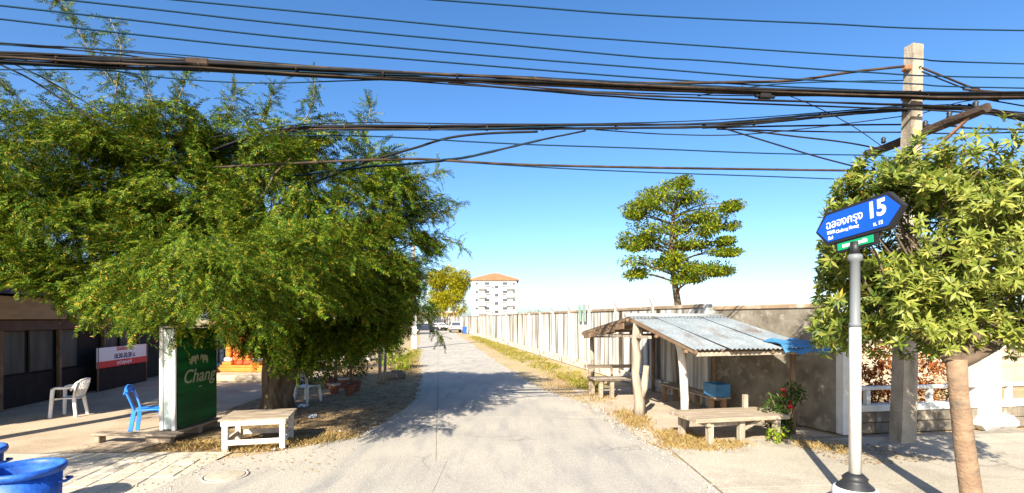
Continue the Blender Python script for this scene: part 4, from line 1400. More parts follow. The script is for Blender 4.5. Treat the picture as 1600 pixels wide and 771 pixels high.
# trunk and limbs
tr = MB()
tr.tube([TB + Vector((-.08, 0, -.05)), TB + Vector((-.10, 0, .35)), TB + Vector((-.13, 0, .9)), TB + Vector((-.10, -.05, 1.6)), TB + Vector((-.25, -.3, 2.5))], [.36, .27, .25, .22, .18], 12, jit=.12)
tr.tube([TB + Vector((.12, .02, -.05)), TB + Vector((.16, 0, .4)), TB + Vector((.34, -.02, .95)), TB + Vector((.55, -.05, 1.5)), TB + Vector((.95, -.1, 2.3))], [.30, .21, .19, .17, .14], 12, jit=.12)
tr.tube([TB + Vector((.0, -.12, -.05)), TB + Vector((.02, -.14, .35)), TB + Vector((.04, -.22, .85)), TB + Vector((.12, -.5, 1.6)), TB + Vector((.2, -1.2, 2.4))], [.26, .18, .15, .13, .11], 10, jit=.12)
tr.build('trunk', M_BARK, lt, True)
forks = [TB + Vector((-.25, -.3, 2.5)), TB + Vector((.95, -.1, 2.3)), TB + Vector((.2, -1.2, 2.4))]
br2 = MB()
for i in range(len(clumps)):
    c = Vector(clumps[i])
    cpx, cpy = 800 + c.x / c.y * F, HZ - (c.z - CAMH) / c.y * F
    if i % 2 or c.y < 9.6 or c.x < -8.2 or cpy < 200 or cpy > 520 or cpx > 680:
        continue
    f0 = min(forks, key=lambda q: (q - c).length)
    path = curved(f0, c, rg, 6, .10, .08)
    r0 = min(.075, .015 + .009 * (c - f0).length)
    br2.tube(path, [r0 * (1 - .13 * k) for k in range(7)], 5)
br2.v += []
br2.build('limbs', M_BARK, lt, True)

# smaller roadside tree standing beyond the left edge (its shade falls on the pavers)
rt_ = Vector((-8.3, 3.6, 0))
st2 = thing('roadside_tree', 'small feathery roadside tree just outside the left edge of the picture', 'tree', rt_)
cs = []
for k in range(22):
    d = unit(rg.normal(0, 1, 3))
    cs.append(np.array([-8.2, 4.0, 3.3]) + d * np.array([1.0, 1.1, .8]) * rg.uniform(.3, 1))
cs = np.array(cs)
ids = np.repeat(np.arange(len(cs)), 26)
d = unit(rg.normal(0, 1, (len(ids), 3)))
v_, f_ = scatter(protosT, cs[ids] + d * .42, unit(d + np.array([0, 0, -.3])), rg.uniform(.6, 1, len(ids)), rg)
npmesh('crown', v_, f_, L_TAM, st2)['kind'] = 'stuff'
tr = MB()
tr.tube([rt_, rt_ + Vector((.02, .05, 1.2)), rt_ + Vector((.1, .3, 2.4))], [.12, .09, .07], 9, jit=.08)
for k in range(10):
    tr.tube(curved(rt_ + Vector((.1, .3, 2.4)), cs[k * 2], rg), [.04, .035, .03, .025, .02, .015, .01], 5)
tr.build('trunk', M_BARK, st2, True)

# =================================================================== RIGHT TREE (long leaves in whorls)
rg = np.random.default_rng(33)
RB = Vector((5.06, 5.64, 0))
rtree = thing('whorled_tree', 'young yellow green tree with long whorled leaves at the right edge', 'tree', RB)
FK = Vector((4.96, 5.72, 1.74))
tr = MB()
tr.tube([RB + Vector((0, 0, -.02)), RB + Vector((.0, 0, .25)), RB + Vector((-.05, .03, .8)), RB + Vector((-.10, .05, 1.35)), FK], [.128, .106, .094, .090, .100], 14, jit=.07)
tr.build('trunk', M_BARKL, rtree, True)
LOB = [((5.2, 6.25, 3.15), (1.35, 1.15, 1.15), 60), ((4.35, 6.5, 2.45), (.95, .75, .75), 34), ((6.2, 6.1, 2.6), (1.2, 1.1, 1.05), 40), ((5.35, 6.3, 3.95), (.75, .8, .45), 22),
       ((4.2, 6.75, 3.3), (.65, .6, .55), 22), ((4.75, 6.9, 3.8), (.75, .6, .5), 26), ((6.4, 6.6, 3.6), (1.0, .9, .6), 22), ((5.1, 6.0, 2.2), (1.1, .8, .45), 26), ((4.7, 6.75, 2.95), (.8, .5, .7), 26)]
cl = []
for c, r_, n in LOB:
    d = unit(rg.normal(0, 1, (n, 3)))
    cl.append((np.array(c) + d * np.array(r_) * rg.uniform(.55, 1.0, n)[:, None], d))
cpos = np.concatenate([a for a, _ in cl])
cdir = np.concatenate([q for _, q in cl])
per = 17
ids = np.repeat(np.arange(len(cpos)), per)
dd = unit(rg.normal(0, 1, (len(ids), 3)))
pos = cpos[ids] + dd * rg.uniform(.05, .33, len(ids))[:, None]
dirs = unit(dd * .7 + cdir[ids] * .6 + np.array([0, 0, .45]) + rg.normal(0, .3, dd.shape))
# keep the sign face clear: nothing grows in front of the board or across the lower trunk
px = 800 + pos[:, 0] / pos[:, 1] * F
py = HZ - (pos[:, 2] - CAMH) / pos[:, 1] * F
keep = ~((px > 1262) & (px < 1432) & (py > 288) & (py < 402) & (pos[:, 1] < 6.75)) & ~((py > 560) & (px < 1545)) & (pos[:, 2] > 1.45)
keep &= ~((pos[:, 1] < 6.1) & (px < 1375) & (py > 400))
keep &= px > np.interp(py, [200, 240, 290, 340, 420, 540], [1400, 1350, 1305, 1288, 1276, 1272])     # left flank of the crown
pos, dirs = pos[keep], dirs[keep]
protosR = [whorl(11, .130, .034, rg), whorl(9, .145, .036, rg), whorl(13, .115, .031, rg), whorl(8, .135, .038, rg)]
sc = rg.uniform(.7, 1.15, len(pos))
near = np.argsort(pos[:, 1] + np.where((px[keep] > 1600) | (px[keep] < 1200), 50, 0))[:300]
rest = np.setdiff1d(np.arange(len(pos)), near)
v_, f_ = scatter(protosR, pos[rest], dirs[rest], sc[rest], rg)
npmesh('crown', v_, f_, L_RT, rtree)['kind'] = 'stuff'
meshes = []
for pv, pf in protosR:
    me = bpy.data.meshes.new('leaf_whorl')
    me.from_pydata([tuple(q) for q in pv], [], [tuple(int(i) for i in q) for q in pf])
    me.materials.append(L_RT)
    meshes.append(me)
fr = frames(dirs[near], rg)
for k, i in enumerate(near):
    o = bpy.data.objects.new('leaf_whorl', meshes[k % 4])
    COL.objects.link(o)
    o.parent = rtree
    o.location = Vector(pos[i]) - RB
    o.rotation_euler = Matrix(fr[k].tolist()).to_euler()
    o.scale = (sc[i],) * 3
br2 = MB()
mains = [FK + Vector((.45, .25, .55)), FK + Vector((-.45, .45, .5)), FK + Vector((.1, .5, .8)), FK + Vector((.9, .2, .35))]
for m_ in mains:
    br2.tube(curved(FK + Vector((0, 0, -.05)), m_, rg, 6, .06), [.085, .075, .065, .058, .052, .046, .042], 8)
for i in range(0, len(cpos), 3):
    c = Vector(cpos[i])
    if 800 + c.x / c.y * F < 1315:
        continue
    m_ = min(mains, key=lambda q: (q - c).length)
    br2.tube(curved(m_, c, rg, 5, .08), [.020, .017, .014, .011, .008, .005], 5)
br2.build('limbs', mat('limb_bark', (0.12, 0.085, 0.055), (0.08, 0.055, 0.036), 6, 0.9, 0.5), rtree, True)

# =================================================================== RAIN TREE behind the wall
rg = np.random.default_rng(40)
DB = 42.0
bgt = thing('rain_tree', 'tall tiered rain tree rising behind the white wall', 'tree', (P(1062, 498, DB).x, DB, 0))
tiers = [(1060, 288, 28, 12), (1035, 305, 55, 14), (1095, 312, 60, 14), (1010, 320, 42, 10), (1135, 322, 26, 10), (1060, 330, 70, 18), (1000, 336, 28, 9), (1110, 340, 50, 11), (1020, 356, 50, 14),
         (1080, 360, 40, 12), (995, 372, 30, 13), (1125, 353, 26, 7), (1035, 378, 50, 15), (985, 384, 22, 9), (1100, 384, 52, 9), (1140, 378, 20, 7), (1120, 394, 36, 8), (1015, 412, 44, 12), (1060, 416, 40, 12), (1100, 420, 46, 13),
         (1128, 424, 26, 9), (1000, 428, 28, 11), (1080, 434, 30, 10), (1050, 400, 30, 10)]
cs, rs = [], []
for px_, py_, hw, hh in tiers:
    for q in range(5):
        c = P(px_ + rg.uniform(-.7, .7) * hw, py_ + rg.uniform(-.35, .35) * hh, DB + rg.uniform(-.5, .5) * 4)
        cs.append(tuple(c))
        rs.append((hw / F * DB * .48, hw / F * DB * .6 + .4, hh / F * DB * .60))
v_, f_ = leaves_cloud(cs, np.array(rs), 30000, .25, rg, asp=.5, shell=.05)
npmesh('crown', v_, f_, L_BG, bgt)['kind'] = 'stuff'
tr = MB()
B0 = Vector((P(1062, 498, DB).x, DB, 0))
TT = P(1052, 330, DB)
tr.tube([B0, B0 + Vector((-.1, 0, 3)), P(1048, 400, DB), TT], [.35, .28, .2, .1], 9, jit=.06)
for k in range(0, len(cs), 3):
    c = Vector(cs[k])
    z = max(3.5, min(c.z - 1.0, TT.z))
    t = z / TT.z
    s_ = B0.lerp(TT, t)
    tr.tube(curved(s_, c, rg, 5, .06, .05), [.09, .08, .06, .05, .04, .03], 5)
tr.build('trunk', M_BARK, bgt, True)

# =================================================================== FAR THINGS
# bamboo clump
rg = np.random.default_rng(44)
DBB = 104.0
ba = thing('bamboo_clump', 'yellow green bamboo clump beside the white apartment block', 'bamboo', (P(700, 498, DBB).x, DBB, 0))
cs, rs = [], []
mb = MB()
for k in range(26):
    px_, py_ = rg.uniform(676, 728), rg.uniform(424, 484)
    if px_ > 716 and py_ < 434:
        py_ += 14
    cs.append(tuple(P(px_, py_, DBB + rg.uniform(-2, 2))))
    rs.append((1.5, 1.4, 1.7))
    b0 = Vector((ba.location.x + rg.normal(0, .8), DBB + rg.normal(0, .8), 0))
    mb.tube(curved(b0, cs[-1], rg, 5, .05, .02), [.08, .07, .06, .05, .04, .02], 5)
v_, f_ = leaves_cloud(cs, np.array(rs), 12000, .6, rg, asp=.3)
npmesh('crown', v_, f_, L_BAM, ba)['kind'] = 'stuff'
mb.build('culms', mat('culm', (0.35, 0.33, 0.08), None, rough=.7), ba, True)

# apartment block
DA = 170.0
A0, A1 = P(737, 498, DA), P(807, 498, DA)
ap = thing('apartment_block', 'white five storey apartment block with orange hipped roof', 'building', ((A0.x + A1.x) / 2, DA, 0), R(0))
WA_ = A1.x - A0.x
HA = CAMH + (HZ - 438) / F * DA
MB().box((0, 7, HA / 2), (WA_, 14, HA)).build('wall', M_BLDG, ap)
MB().add([(-WA_ / 2 - .8, -.8, HA), (WA_ / 2 + .8, -.8, HA), (WA_ / 2 + .8, 14.8, HA), (-WA_ / 2 - .8, 14.8, HA), (-WA_ / 2 - .8, -.8, HA + .25), (WA_ / 2 + .8, -.8, HA + .25), (WA_ / 2 + .8, 14.8, HA + .25),
          (-WA_ / 2 - .8, 14.8, HA + .25), (-1, 7, HA + 2.9), (1, 7, HA + 2.9)],
         [(0, 3, 2, 1), (0, 1, 5, 4), (1, 2, 6, 5), (2, 3, 7, 6), (3, 0, 4, 7), (4, 5, 9, 8), (5, 6, 9), (6, 7, 8, 9), (7, 4, 8)]).build('roof', M_ROOFT, ap)
for r_ in range(5):
    z = HA - 1.15 - r_ * 2.75
    for px_, wd_, hh in ((761, 1.7, .95), (776, 1.3, 1.0), (789, 1.7, .95), (803, .7, .8), (745, .8, .8)):
        if r_ == 4 and px_ in (803, 745):
            continue
        x = P(px_, 0, DA).x - ap.location.x
        zz = z - (1.1 if px_ == 776 else 0)
        wf = MB().box((x, -.06, zz), (wd_ + .3, .14, hh + .25)).build('window', M_WHITE, ap)
        MB().box((x, -.145, zz), (wd_, .06, hh)).build('pane', M_GLASSD, wf)
        if px_ in (761, 789):
            MB().box((x, -.35, zz - .62), (wd_ + .5, .7, .12)).build('sill', M_BLDG, wf)
for r_ in range(4):
    z = HA - 2.9 - r_ * 2.75
    for px_ in (753, 797):
        x = P(px_, 0, DA).x - ap.location.x
        bl_ = MB().box((x, -.55, z), (2.6, 1.1, .14)).build('balcony', M_BLDG, ap)
        MB().box((x, -1.06, z + .48), (2.6, .08, .82)).build('parapet', M_WHITE, bl_)
    if r_ != 1:
        MB().box((P(769, 0, DA).x - ap.location.x, -.35, z + .9), (.9, .45, .6)).build('air_conditioner', M_GREYM, ap)
MB().tube([(P(782, 0, DA).x - ap.location.x, -.15, 0), (P(782, 0, DA).x - ap.location.x, -.15, HA - .4)], .13, 6).build('downpipe', M_GREYM, ap)


def vehicle(name, label, cat, loc, rotz, m, pick):
    t = thing(name, label, cat, loc, rotz)
    # local: rear towards -Y, length 4.8, width 1.76
    lo = MB()
    prof = [(-2.4, .38), (-2.42, .95), (-2.3, 1.02), (2.0, 1.02), (2.35, .92), (2.42, .45), (2.3, .36)] if pick else [(-2.1, .36), (-2.2, .7), (-2.05, .95), (1.5, .92), (2.1, .75), (2.2, .42), (2.1, .34)]
    n = len(prof)
    lo.add([(-.86, y, z) for y, z in prof] + [(.86, y, z) for y, z in prof],
           [tuple(range(n - 1, -1, -1)), tuple(range(n, 2 * n))] + [(i, (i + 1) % n, n + (i + 1) % n, n + i) for i in range(n)])
    body = lo.build('body', m, t)
    cbn = [(-2.2, 1.0), (-2.05, 1.72), (.35, 1.75), (1.15, 1.0)] if pick else [(-1.6, .93), (-1.0, 1.40), (.35, 1.42), (1.2, .92)]
    cm = MB()
    cm.add([(-.80, cbn[0][0], cbn[0][1]), (-.68, cbn[1][0], cbn[1][1]), (-.68, cbn[2][0], cbn[2][1]), (-.80, cbn[3][0], cbn[3][1]),
            (.80, cbn[0][0], cbn[0][1]), (.68, cbn[1][0], cbn[1][1]), (.68, cbn[2][0], cbn[2][1]), (.80, cbn[3][0], cbn[3][1])],
           [(3, 2, 1, 0), (4, 5, 6, 7), (0, 1, 5, 4), (1, 2, 6, 5), (2, 3, 7, 6)])
    cm.build('cabin', m, t)
    z0, z1 = cbn[0][1] + .08, cbn[1][1] - .1
    y0, y1 = cbn[0][0], cbn[1][0]
    ya = y0 + (y1 - y0) * .12 - .02
    yb = y0 + (y1 - y0) * .86 - .02
    MB().add([(-.70, ya, z0), (.70, ya, z0), (.62, yb, z1), (-.62, yb, z1)], [(0, 1, 2, 3)]).build('rear_window', M_GLASSD, t)
    for s in (-1, 1):
        MB().add([(s * .79, cbn[0][0] + .35, z0), (s * .79, cbn[3][0] - .25, z0), (s * .70, cbn[2][0] - .05, z1), (s * .70, cbn[1][0] + .2, z1)], [(0, 1, 2, 3)]).build('side_window', M_GLASSD, t)
        MB().box((s * .74, prof[1][0] + .01, prof[1][1] - .16), (.18, .06, .26), bev=.02).build('tail_light', M_REDG, t)
        for y in (-1.45, 1.45):
            wh = MB().tube([(s * .66, y, .34), (s * .88, y, .34)], .34, 16).build('wheel', M_TYRE, t)
            MB().tube([(s * .885, y, .34), (s * .895, y, .34)], .2, 12).build('rim', M_GREYM, wh)
    MB().box((0, prof[0][0] - .05, .46), (1.7, .14, .2), bev=.04).build('bumper', M_BLACK, t)
    MB().box((0, prof[1][0] - .015, .74), (.45, .02, .13)).build('number_plate', M_WHITE, t)
    return t


pv = P(709, 498, 80)
vehicle('pickup_truck', 'silver pickup truck with canopy parked at the far end of the lane', 'pickup truck', (pv.x, 82, 0), ANG, M_CARW, True)
pv = P(683, 498, 92)
vehicle('parked_car', 'pale car parked at the left where the lane bends', 'car', (pv.x, 93, 0), R(40), M_WHITEB, False)
pv = P(660, 498, 78)
vehicle('parked_car', 'dark blue car parked in shade left of the far lane', 'car', (pv.x, 80, 0), R(-60), M_CARD, False)
pv = P(726, 498, 72)
fb = thing('wheelie_bin', 'small blue lidded bin against the far end of the wall', 'bin', (pv.x - .1, 73, 0), ANG)
MB().bar((0, 0, .06), (0, 0, .95), .5, .5, up=(0, 1, 0), w1=.62, h1=.66).build('body', M_BINB, fb)
MB().box((0, 0, 1.0), (.68, .74, .08), bev=.03).build('lid', M_TARP, fb)
for s in (-1, 1):
    MB().tube([(s * .2, .26, .1), (s * .28, .26, .1)], .1, 10).build('wheel', M_TYRE, fb)

# slim concrete pole with white foot beside the lane
pv = G(647, 545)
cp = thing('lane_pole', 'slim concrete pole with white painted foot on the left of the lane', 'pole', pv, ANG)
MB().bar((0, 0, 0), (0, 0, 2.4), .36, .32, up=(0, 1, 0), w1=.33, h1=.3).build('painted_foot', M_WHITE, cp)
MB().bar((0, 0, 2.4), (0, 0, 8.3), .30, .27, up=(0, 1, 0), w1=.22, h1=.2).build('shaft', M_POLE, cp)
MB().box((0, 0, 7.7), (1.5, .1, .12)).build('crossarm', M_WOODD, cp)
for s in (-.6, .0, .6):
    MB().lathe([(.03, 0), (.05, .06), (.03, .12)], (s, 0, 7.77), 8).build('insulator', M_BLACK, cp)

# low white houses and walls on the left of the lane
hs = thing('white_house', 'low white house with grey roof glimpsed beyond the shrubs', 'house', (-15.5, 48, 0), ANG)
MB().box((-3.5, 4, 1.5), (7, 9, 3)).build('wall', M_BLDG, hs)
MB().add([(-7.6, -1, 2.95), (.6, -1, 2.95), (.6, 9, 2.95), (-7.6, 9, 2.95), (-3.5, -1, 4.3), (-3.5, 9, 4.3)], [(0, 1, 4), (1, 2, 5, 4), (2, 3, 5), (3, 0, 4, 5), (3, 2, 1, 0)]).build('roof', M_GREYM, hs)
for x in (-5.4, -1.6):
    wf = MB().box((x, -.53, 1.6), (1.3, .1, 1.2)).build('window', M_WHITE, hs)
    MB().box((x, -.585, 1.6), (1.1, .04, 1.0)).build('pane', M_GLASSD, wf)
MB().box((-3.5, -.53, 1.05), (.95, .1, 2.1)).build('door', M_WOODD, hs)
lw = thing('garden_wall', 'low pale garden wall behind the dark shrubs left of the lane', 'wall', (-8.0, 26.5, 0), ANG)
for k in range(5):
    MB().box((-.2 - k * 1.5, 0, .55), (1.44, .12, 1.1), bev=.01).build('panel', M_WALLP, lw)
    MB().box((.56 - k * 1.5, 0, .62), (.14, .18, 1.24), bev=.01).build('post', M_WALLP, lw)
lf = thing('shop_row', 'low pale shop row with orange awning at the far lane bend', 'building', (P(640, 498, 118).x, 118, 0), R(8))
MB().box((0, 5, 2.0), (22, 8, 4.0)).build('wall', M_BLDG, lf)
MB().box((0, -.3, 3.5), (22.4, 3.6, .2)).build('awning', M_ROOFT, lf)
for k in range(6):
    dk = MB().box((-9 + k * 3.6, .95, 1.3), (2.4, .12, 2.5)).build('shutter', M_GREYM, lf)
    MB().box((-9 + k * 3.6, .88, 2.2), (1.2, .05, .4)).build('vent', M_GLASSD, dk)


def leafy(name, label, cat, base, cs, rs, n, size, m, stem_r=.03, group=None, seed=1, asp=.45, stems=4):
    rg_ = np.random.default_rng(seed)
    t = thing(name, label, cat, base, 0, group)
    v_, f_ = leaves_cloud(cs, np.array(rs, dtype=float), n, size, rg_, asp=asp)
    npmesh('foliage', v_, f_, m, t)
    mb_ = MB()
    for k in range(stems):
        c = Vector(cs[rg_.integers(0, len(cs))])
        mb_.tube(curved(base, c, rg_, 5, .06), [stem_r, stem_r * .9, stem_r * .75, stem_r * .6, stem_r * .45, stem_r * .3], 5)
    mb_.build('trunk' if cat == 'tree' else 'stems', M_TWIG, t, True)
    return t


pc = P(671, 488, 92)
leafy('round_tree', 'small round dark green tree at the far lane bend', 'tree', (pc.x, 92, 0), [tuple(pc + Vector((a, b_, c))) for a, b_, c in ((0, 0, 0), (.8, 0, .4), (-.8, .2, .3), (0, .3, 1.0), (.3, -.3, -.7))],
      [(1.3, 1.3, 1.1)] * 5, 1800, .32, L_SHR, .14, seed=5)
pc = P(652, 495, 70)
leafy('bushy_tree', 'bushy olive tree behind the slim white footed pole', 'tree', (pc.x, 70, 0), [tuple(pc + Vector((a, b_, c))) for a, b_, c in ((0, 0, 0), (-1.2, 0, .6), (-2.4, .2, .2), (-1, .3, 1.6), (-2.2, -.3, 2.0), (-3.4, 0, 1.2))],
      [(1.4, 1.4, 1.2)] * 6, 2400, .34, L_FAR, .14, seed=6)
# shrubs along the left of the lane
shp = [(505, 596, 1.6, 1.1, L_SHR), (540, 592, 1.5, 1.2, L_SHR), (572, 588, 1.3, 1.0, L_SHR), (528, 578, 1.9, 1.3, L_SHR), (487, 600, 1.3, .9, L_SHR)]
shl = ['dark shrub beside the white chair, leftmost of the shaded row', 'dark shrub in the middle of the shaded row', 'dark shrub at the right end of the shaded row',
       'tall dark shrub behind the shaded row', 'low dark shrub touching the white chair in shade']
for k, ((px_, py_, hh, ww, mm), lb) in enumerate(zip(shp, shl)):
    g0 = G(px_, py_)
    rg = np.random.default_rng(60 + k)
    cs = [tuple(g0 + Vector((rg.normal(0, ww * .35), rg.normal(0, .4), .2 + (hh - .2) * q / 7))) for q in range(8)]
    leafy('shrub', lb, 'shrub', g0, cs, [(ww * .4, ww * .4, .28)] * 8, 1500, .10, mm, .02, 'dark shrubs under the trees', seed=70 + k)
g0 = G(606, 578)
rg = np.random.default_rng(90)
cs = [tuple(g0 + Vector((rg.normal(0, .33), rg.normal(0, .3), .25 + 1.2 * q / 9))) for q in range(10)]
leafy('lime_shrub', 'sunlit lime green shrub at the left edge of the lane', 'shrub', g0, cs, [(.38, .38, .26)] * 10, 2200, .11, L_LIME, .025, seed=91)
for k, (px_, py_, top, lb) in enumerate(((593, 600, 505, 'crooked grey fence post beside the lime shrub'), (601, 597, 515, 'pale stake leaning in the lime shrub'), (524, 604, 505, 'dark reddish thin trunk post in the shaded row'),
                                          (548, 600, 520, 'dark thin trunk post right of the reddish one'))):
    g0 = G(px_, py_)
    d = g0.y
    zt = CAMH + (HZ - top) / F * d
    t = thing('garden_stake', lb, 'post', g0, 0, 'stakes along the lane edge')
    mm = M_WOODL if k < 2 else M_WOODD
    MB().tube([(0, 0, 0), (.02, 0, zt * .4), (.05 * (1 if k % 2 else -1), 0, zt * .75), (.03, 0, zt)], [.055, .05, .042, .035], 8, jit=.1).build('shaft', mm, t)
    MB().tube([(.02, 0, zt * .55), (.12, .02, zt * .72)], [.025, .015], 6).build('side_stub', mm, t)
for k, (px_, py_) in enumerate(((512, 606), (537, 605), (556, 611), (522, 615), (546, 617))):
    g0 = G(px_, py_)
    t = thing('clay_pot', ['clay pot at the left of the shaded pots', 'clay pot behind, in the middle of the shaded pots', 'clay pot at the right of the shaded pots', 'clay pot at the front left of the shaded pots', 'clay pot at the front right of the shaded pots'][k],
              'pot', g0, 0, 'clay pots in the shade')
    MB().lathe([(.10, 0), (.15, .18), (.17, .26), (.155, .26), (.13, .20)], n=16, closed=False).build('body', M_BRICK, t)
    MB().lathe([(.165, .24), (.185, .25), (.185, .29), (.16, .29)], n=16, closed=False).build('rim', M_RUBBLE if k % 2 else M_BRICK, t)
    MB().lathe([(.145, .245), (.02, .25)], n=16).build('soil', M_VERGE, t)
# dark block lying at the lane edge
g0 = G(618, 592)
kb = thing('kerb_block', 'dark concrete block lying at the left edge of the lane', 'block', g0, R(20))
MB().box((0, 0, .12), (.7, .34, .24), bev=.03).build('slab_piece', M_FENCEB, kb)
MB().box((.05, .02, .27), (.4, .26, .07), bev=.02).build('cap_piece', M_FENCEB, kb)

# far tree line at the horizon
rg = np.random.default_rng(77)
cs, rs = [], []
for k in range(150):
    x = rg.uniform(-520, 620)
    if -110 < x < -20 and rg.uniform() < .3:
        continue
    hh = rg.uniform(2.2, 5.0)
    cs.append((x, 430 + rg.uniform(-30, 30), hh * .7))
    rs.append((rg.uniform(6, 14), 6, hh))
v_, f_ = leaves_cloud(cs, np.array(rs), 16000, 2.0, rg)
o = npmesh('distant_trees', v_, f_, L_FAR)
tag(o, 'low distant line of trees along the horizon', 'trees', kind='stuff')


# =================================================================== GRASS AND LITTER
def in_poly(pts, x, y):
    ins = np.zeros(len(x), bool)
    n = len(pts)
    j = n - 1
    for i in range(n):
        xi, yi = pts[i]
        xj, yj = pts[j]
        c = ((yi > y) != (yj > y)) & (x < (xj - xi) * (y - yi) / (yj - yi + 1e-12) + xi)
        ins ^= c
        j = i
    return ins


def sample(poly, n, rg_):
    p = np.array([(q[0], q[1]) for q in poly])
    lo, hi = p.min(0), p.max(0)
    X = rg_.uniform(lo[0], hi[0], n * 6)
    Y = rg_.uniform(lo[1], hi[1], n * 6)
    k = np.nonzero(in_poly([tuple(q) for q in p], X, Y))[0][:n]
    return X[k], Y[k]


def blades(polys, n, h, wd, rg_, clump=0.6):
    VV = []
    for poly, share in polys:
        m_ = int(n * share)
        X, Y = sample([G(*q) for q in poly], max(6, m_ // 14), rg_)
        k = rg_.integers(0, len(X), m_)
        sp_ = .05 + .004 * Y[k]
        x, y = X[k] + rg_.normal(0, 1, m_) * sp_, Y[k] + rg_.normal(0, 1, m_) * sp_
        a = rg_.uniform(0, 2 * math.pi, m_)
        H = h * rg_.uniform(.35, 1.2, m_)
        lean = rg_.normal(0, .55, (m_, 2)) * H[:, None]
        w_ = wd * rg_.uniform(.6, 1.3, m_) * (1 + Y[k] * .02)
        ex, ey = np.cos(a) * w_, np.sin(a) * w_
        z0 = np.full(m_, -.015)
        b0 = np.stack([x - ex, y - ey, z0], 1)
        b1 = np.stack([x + ex, y + ey, z0], 1)
        m0 = np.stack([x + lean[:, 0] * .4 + ex * .7, y + lean[:, 1] * .4 + ey * .7, H * .6], 1)
        tp_ = np.stack([x + lean[:, 0], y + lean[:, 1], H], 1)
        VV.append(np.stack([b0, b1, m0, tp_], 1).reshape(-1, 3))
    v = np.concatenate(VV)
    return v, np.arange(len(v)).reshape(-1, 4)


rg = np.random.default_rng(101)
dry = [([(1030, 676), (1060, 672), (1110, 690), (1165, 692), (1160, 702), (1090, 704), (1040, 700)], .34), ([(960, 645), (985, 640), (1015, 660), (1012, 672), (985, 668)], .14),
       ([(910, 614), (950, 616), (960, 628), (930, 630)], .05), ([(850, 585), (905, 580), (915, 600), (890, 610), (850, 600)], .10),
       ([(345, 700), (480, 684), (545, 676), (560, 684), (480, 697), (350, 708)], .20), ([(620, 585), (655, 560), (662, 575), (650, 592)], .05), ([(275, 693), (330, 690), (335, 700), (285, 703)], .06), ([(1225, 690), (1330, 700), (1330, 712), (1240, 700)], .06)]
v_, f_ = blades(dry, 11000, .065, .0045, rg)
tag(npmesh('dry_grass', v_, f_, L_STRAW), 'golden dry grass tufts along the lane edges', 'grass', kind='stuff')
grn = [([(735, 527), (750, 526), (860, 566), (930, 592), (925, 606), (880, 596), (800, 560)], .62), ([(625, 560), (655, 545), (652, 556), (640, 575), (622, 585)], .22), ([(885, 590), (940, 600), (935, 612), (900, 606)], .16)]
v_, f_ = blades(grn, 12000, .10, .010, rg)
tag(npmesh('verge_grass', v_, f_, L_GRASS), 'yellow green grass strip at the foot of the white wall', 'grass', kind='stuff')
# fallen leaves
LI = []
for poly, n in (([(360, 700), (470, 690), (560, 682), (610, 655), (655, 625), (660, 592), (560, 600), (440, 645), (380, 660)], 4200), ([(100, 700), (330, 690), (560, 700), (520, 740), (200, 740)], 260), ([(230, 690), (330, 684), (335, 705), (240, 705)], 350),
                ([(1230, 680), (1330, 690), (1480, 720), (1330, 730), (1260, 705)], 700), ([(860, 590), (1010, 650), (1050, 700), (1010, 700), (900, 630), (840, 605)], 700)):
    X, Y = sample([G(*q) for q in poly], n, rg)
    k = len(X)
    a = rg.uniform(0, 2 * math.pi, k)
    s_ = rg.uniform(.012, .034, k)
    z = rg.uniform(.010, .022, k)
    c, s2 = np.cos(a) * s_, np.sin(a) * s_
    q = np.stack([np.stack([X - c, Y - s2, z], 1), np.stack([X + s2 * .5, Y - c * .5, z + .008], 1), np.stack([X + c, Y + s2, z], 1), np.stack([X - s2 * .5, Y + c * .5, z + .004], 1)], 1)
    LI.append(q.reshape(-1, 3))
v = np.concatenate(LI)
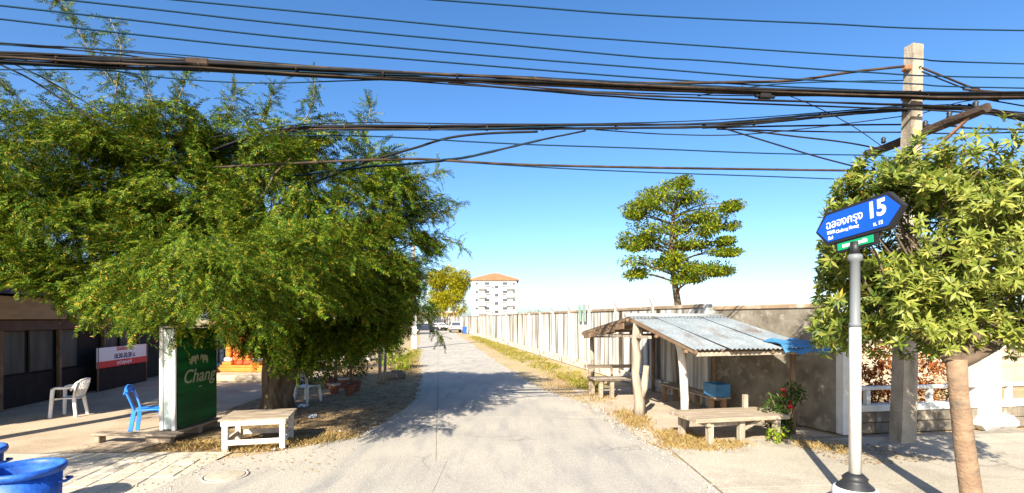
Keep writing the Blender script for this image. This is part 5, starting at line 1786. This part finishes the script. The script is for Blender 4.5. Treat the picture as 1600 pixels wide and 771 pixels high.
tag(npmesh('leaf_litter', v, np.arange(len(v)).reshape(-1, 4), L_LITTER), 'brown fallen leaves scattered on the ground under the trees', 'leaves', kind='stuff')

# litter on the verge
for k, (px_, py_, lb) in enumerate(((474, 636, 'crumpled pale plastic bag lying under the tree by the table'), (489, 653, 'small white scrap of paper on the leafy verge'))):
    t = thing('litter_scrap', lb, 'litter', G(px_, py_), rnd.uniform(0, 3))
    cr_ = MB()
    nn = 7
    vs = [((i - 3) * .05 * (1 - .3 * k), (j - 3) * .035 * (1 - .3 * k), max(0.0, .035 * math.sin(i * 1.7 + j * 2.3 + k) + .03)) for j in range(nn) for i in range(nn)]
    fs = [(j * nn + i, j * nn + i + 1, (j + 1) * nn + i + 1, (j + 1) * nn + i) for j in range(nn - 1) for i in range(nn - 1)]
    cr_.add(vs, fs)
    cr_.add([(x, y, z - .003) for x, y, z in vs], [f[::-1] for f in fs])
    cr_.build('film', mat('pale_film', (0.55, 0.62, 0.66), (0.66, 0.70, 0.72), 20, 0.5), t)

# loose stones and grit along the lane edges
VV, FF, off = [], [], 0
tet = np.array([[1, 0, -.4], [-.5, .85, -.4], [-.5, -.85, -.4], [.1, .1, .75], [-.2, .3, .5]])
fcs = np.array([[0, 1, 3], [1, 4, 3], [1, 2, 4], [2, 3, 4], [2, 0, 3], [0, 2, 1]])
for k in range(1500):
    y = rg.uniform(8.2, 30) if k % 3 else rg.uniform(6.4, 12)
    e = LEFT if k % 2 else RIGHT
    x = interp(e, y) + rg.normal(0, .22)
    q = rg.uniform(.006, .022) * (1 + (k % 29 == 0) * 1.2)
    a = rg.uniform(0, 6.28)
    rm_ = np.array([[math.cos(a), -math.sin(a), 0], [math.sin(a), math.cos(a), 0], [0, 0, 1]])
    VV.append((tet * rg.uniform(.7, 1.3, tet.shape)) @ rm_.T * q + np.array([x, y, .008 + q * .3]))
    FF.append(fcs + off)
    off += 5
tag(npmesh('gravel', np.concatenate(VV), np.concatenate(FF), M_RUBBLE), 'loose grey stones and grit along the lane edges', 'gravel', kind='stuff')
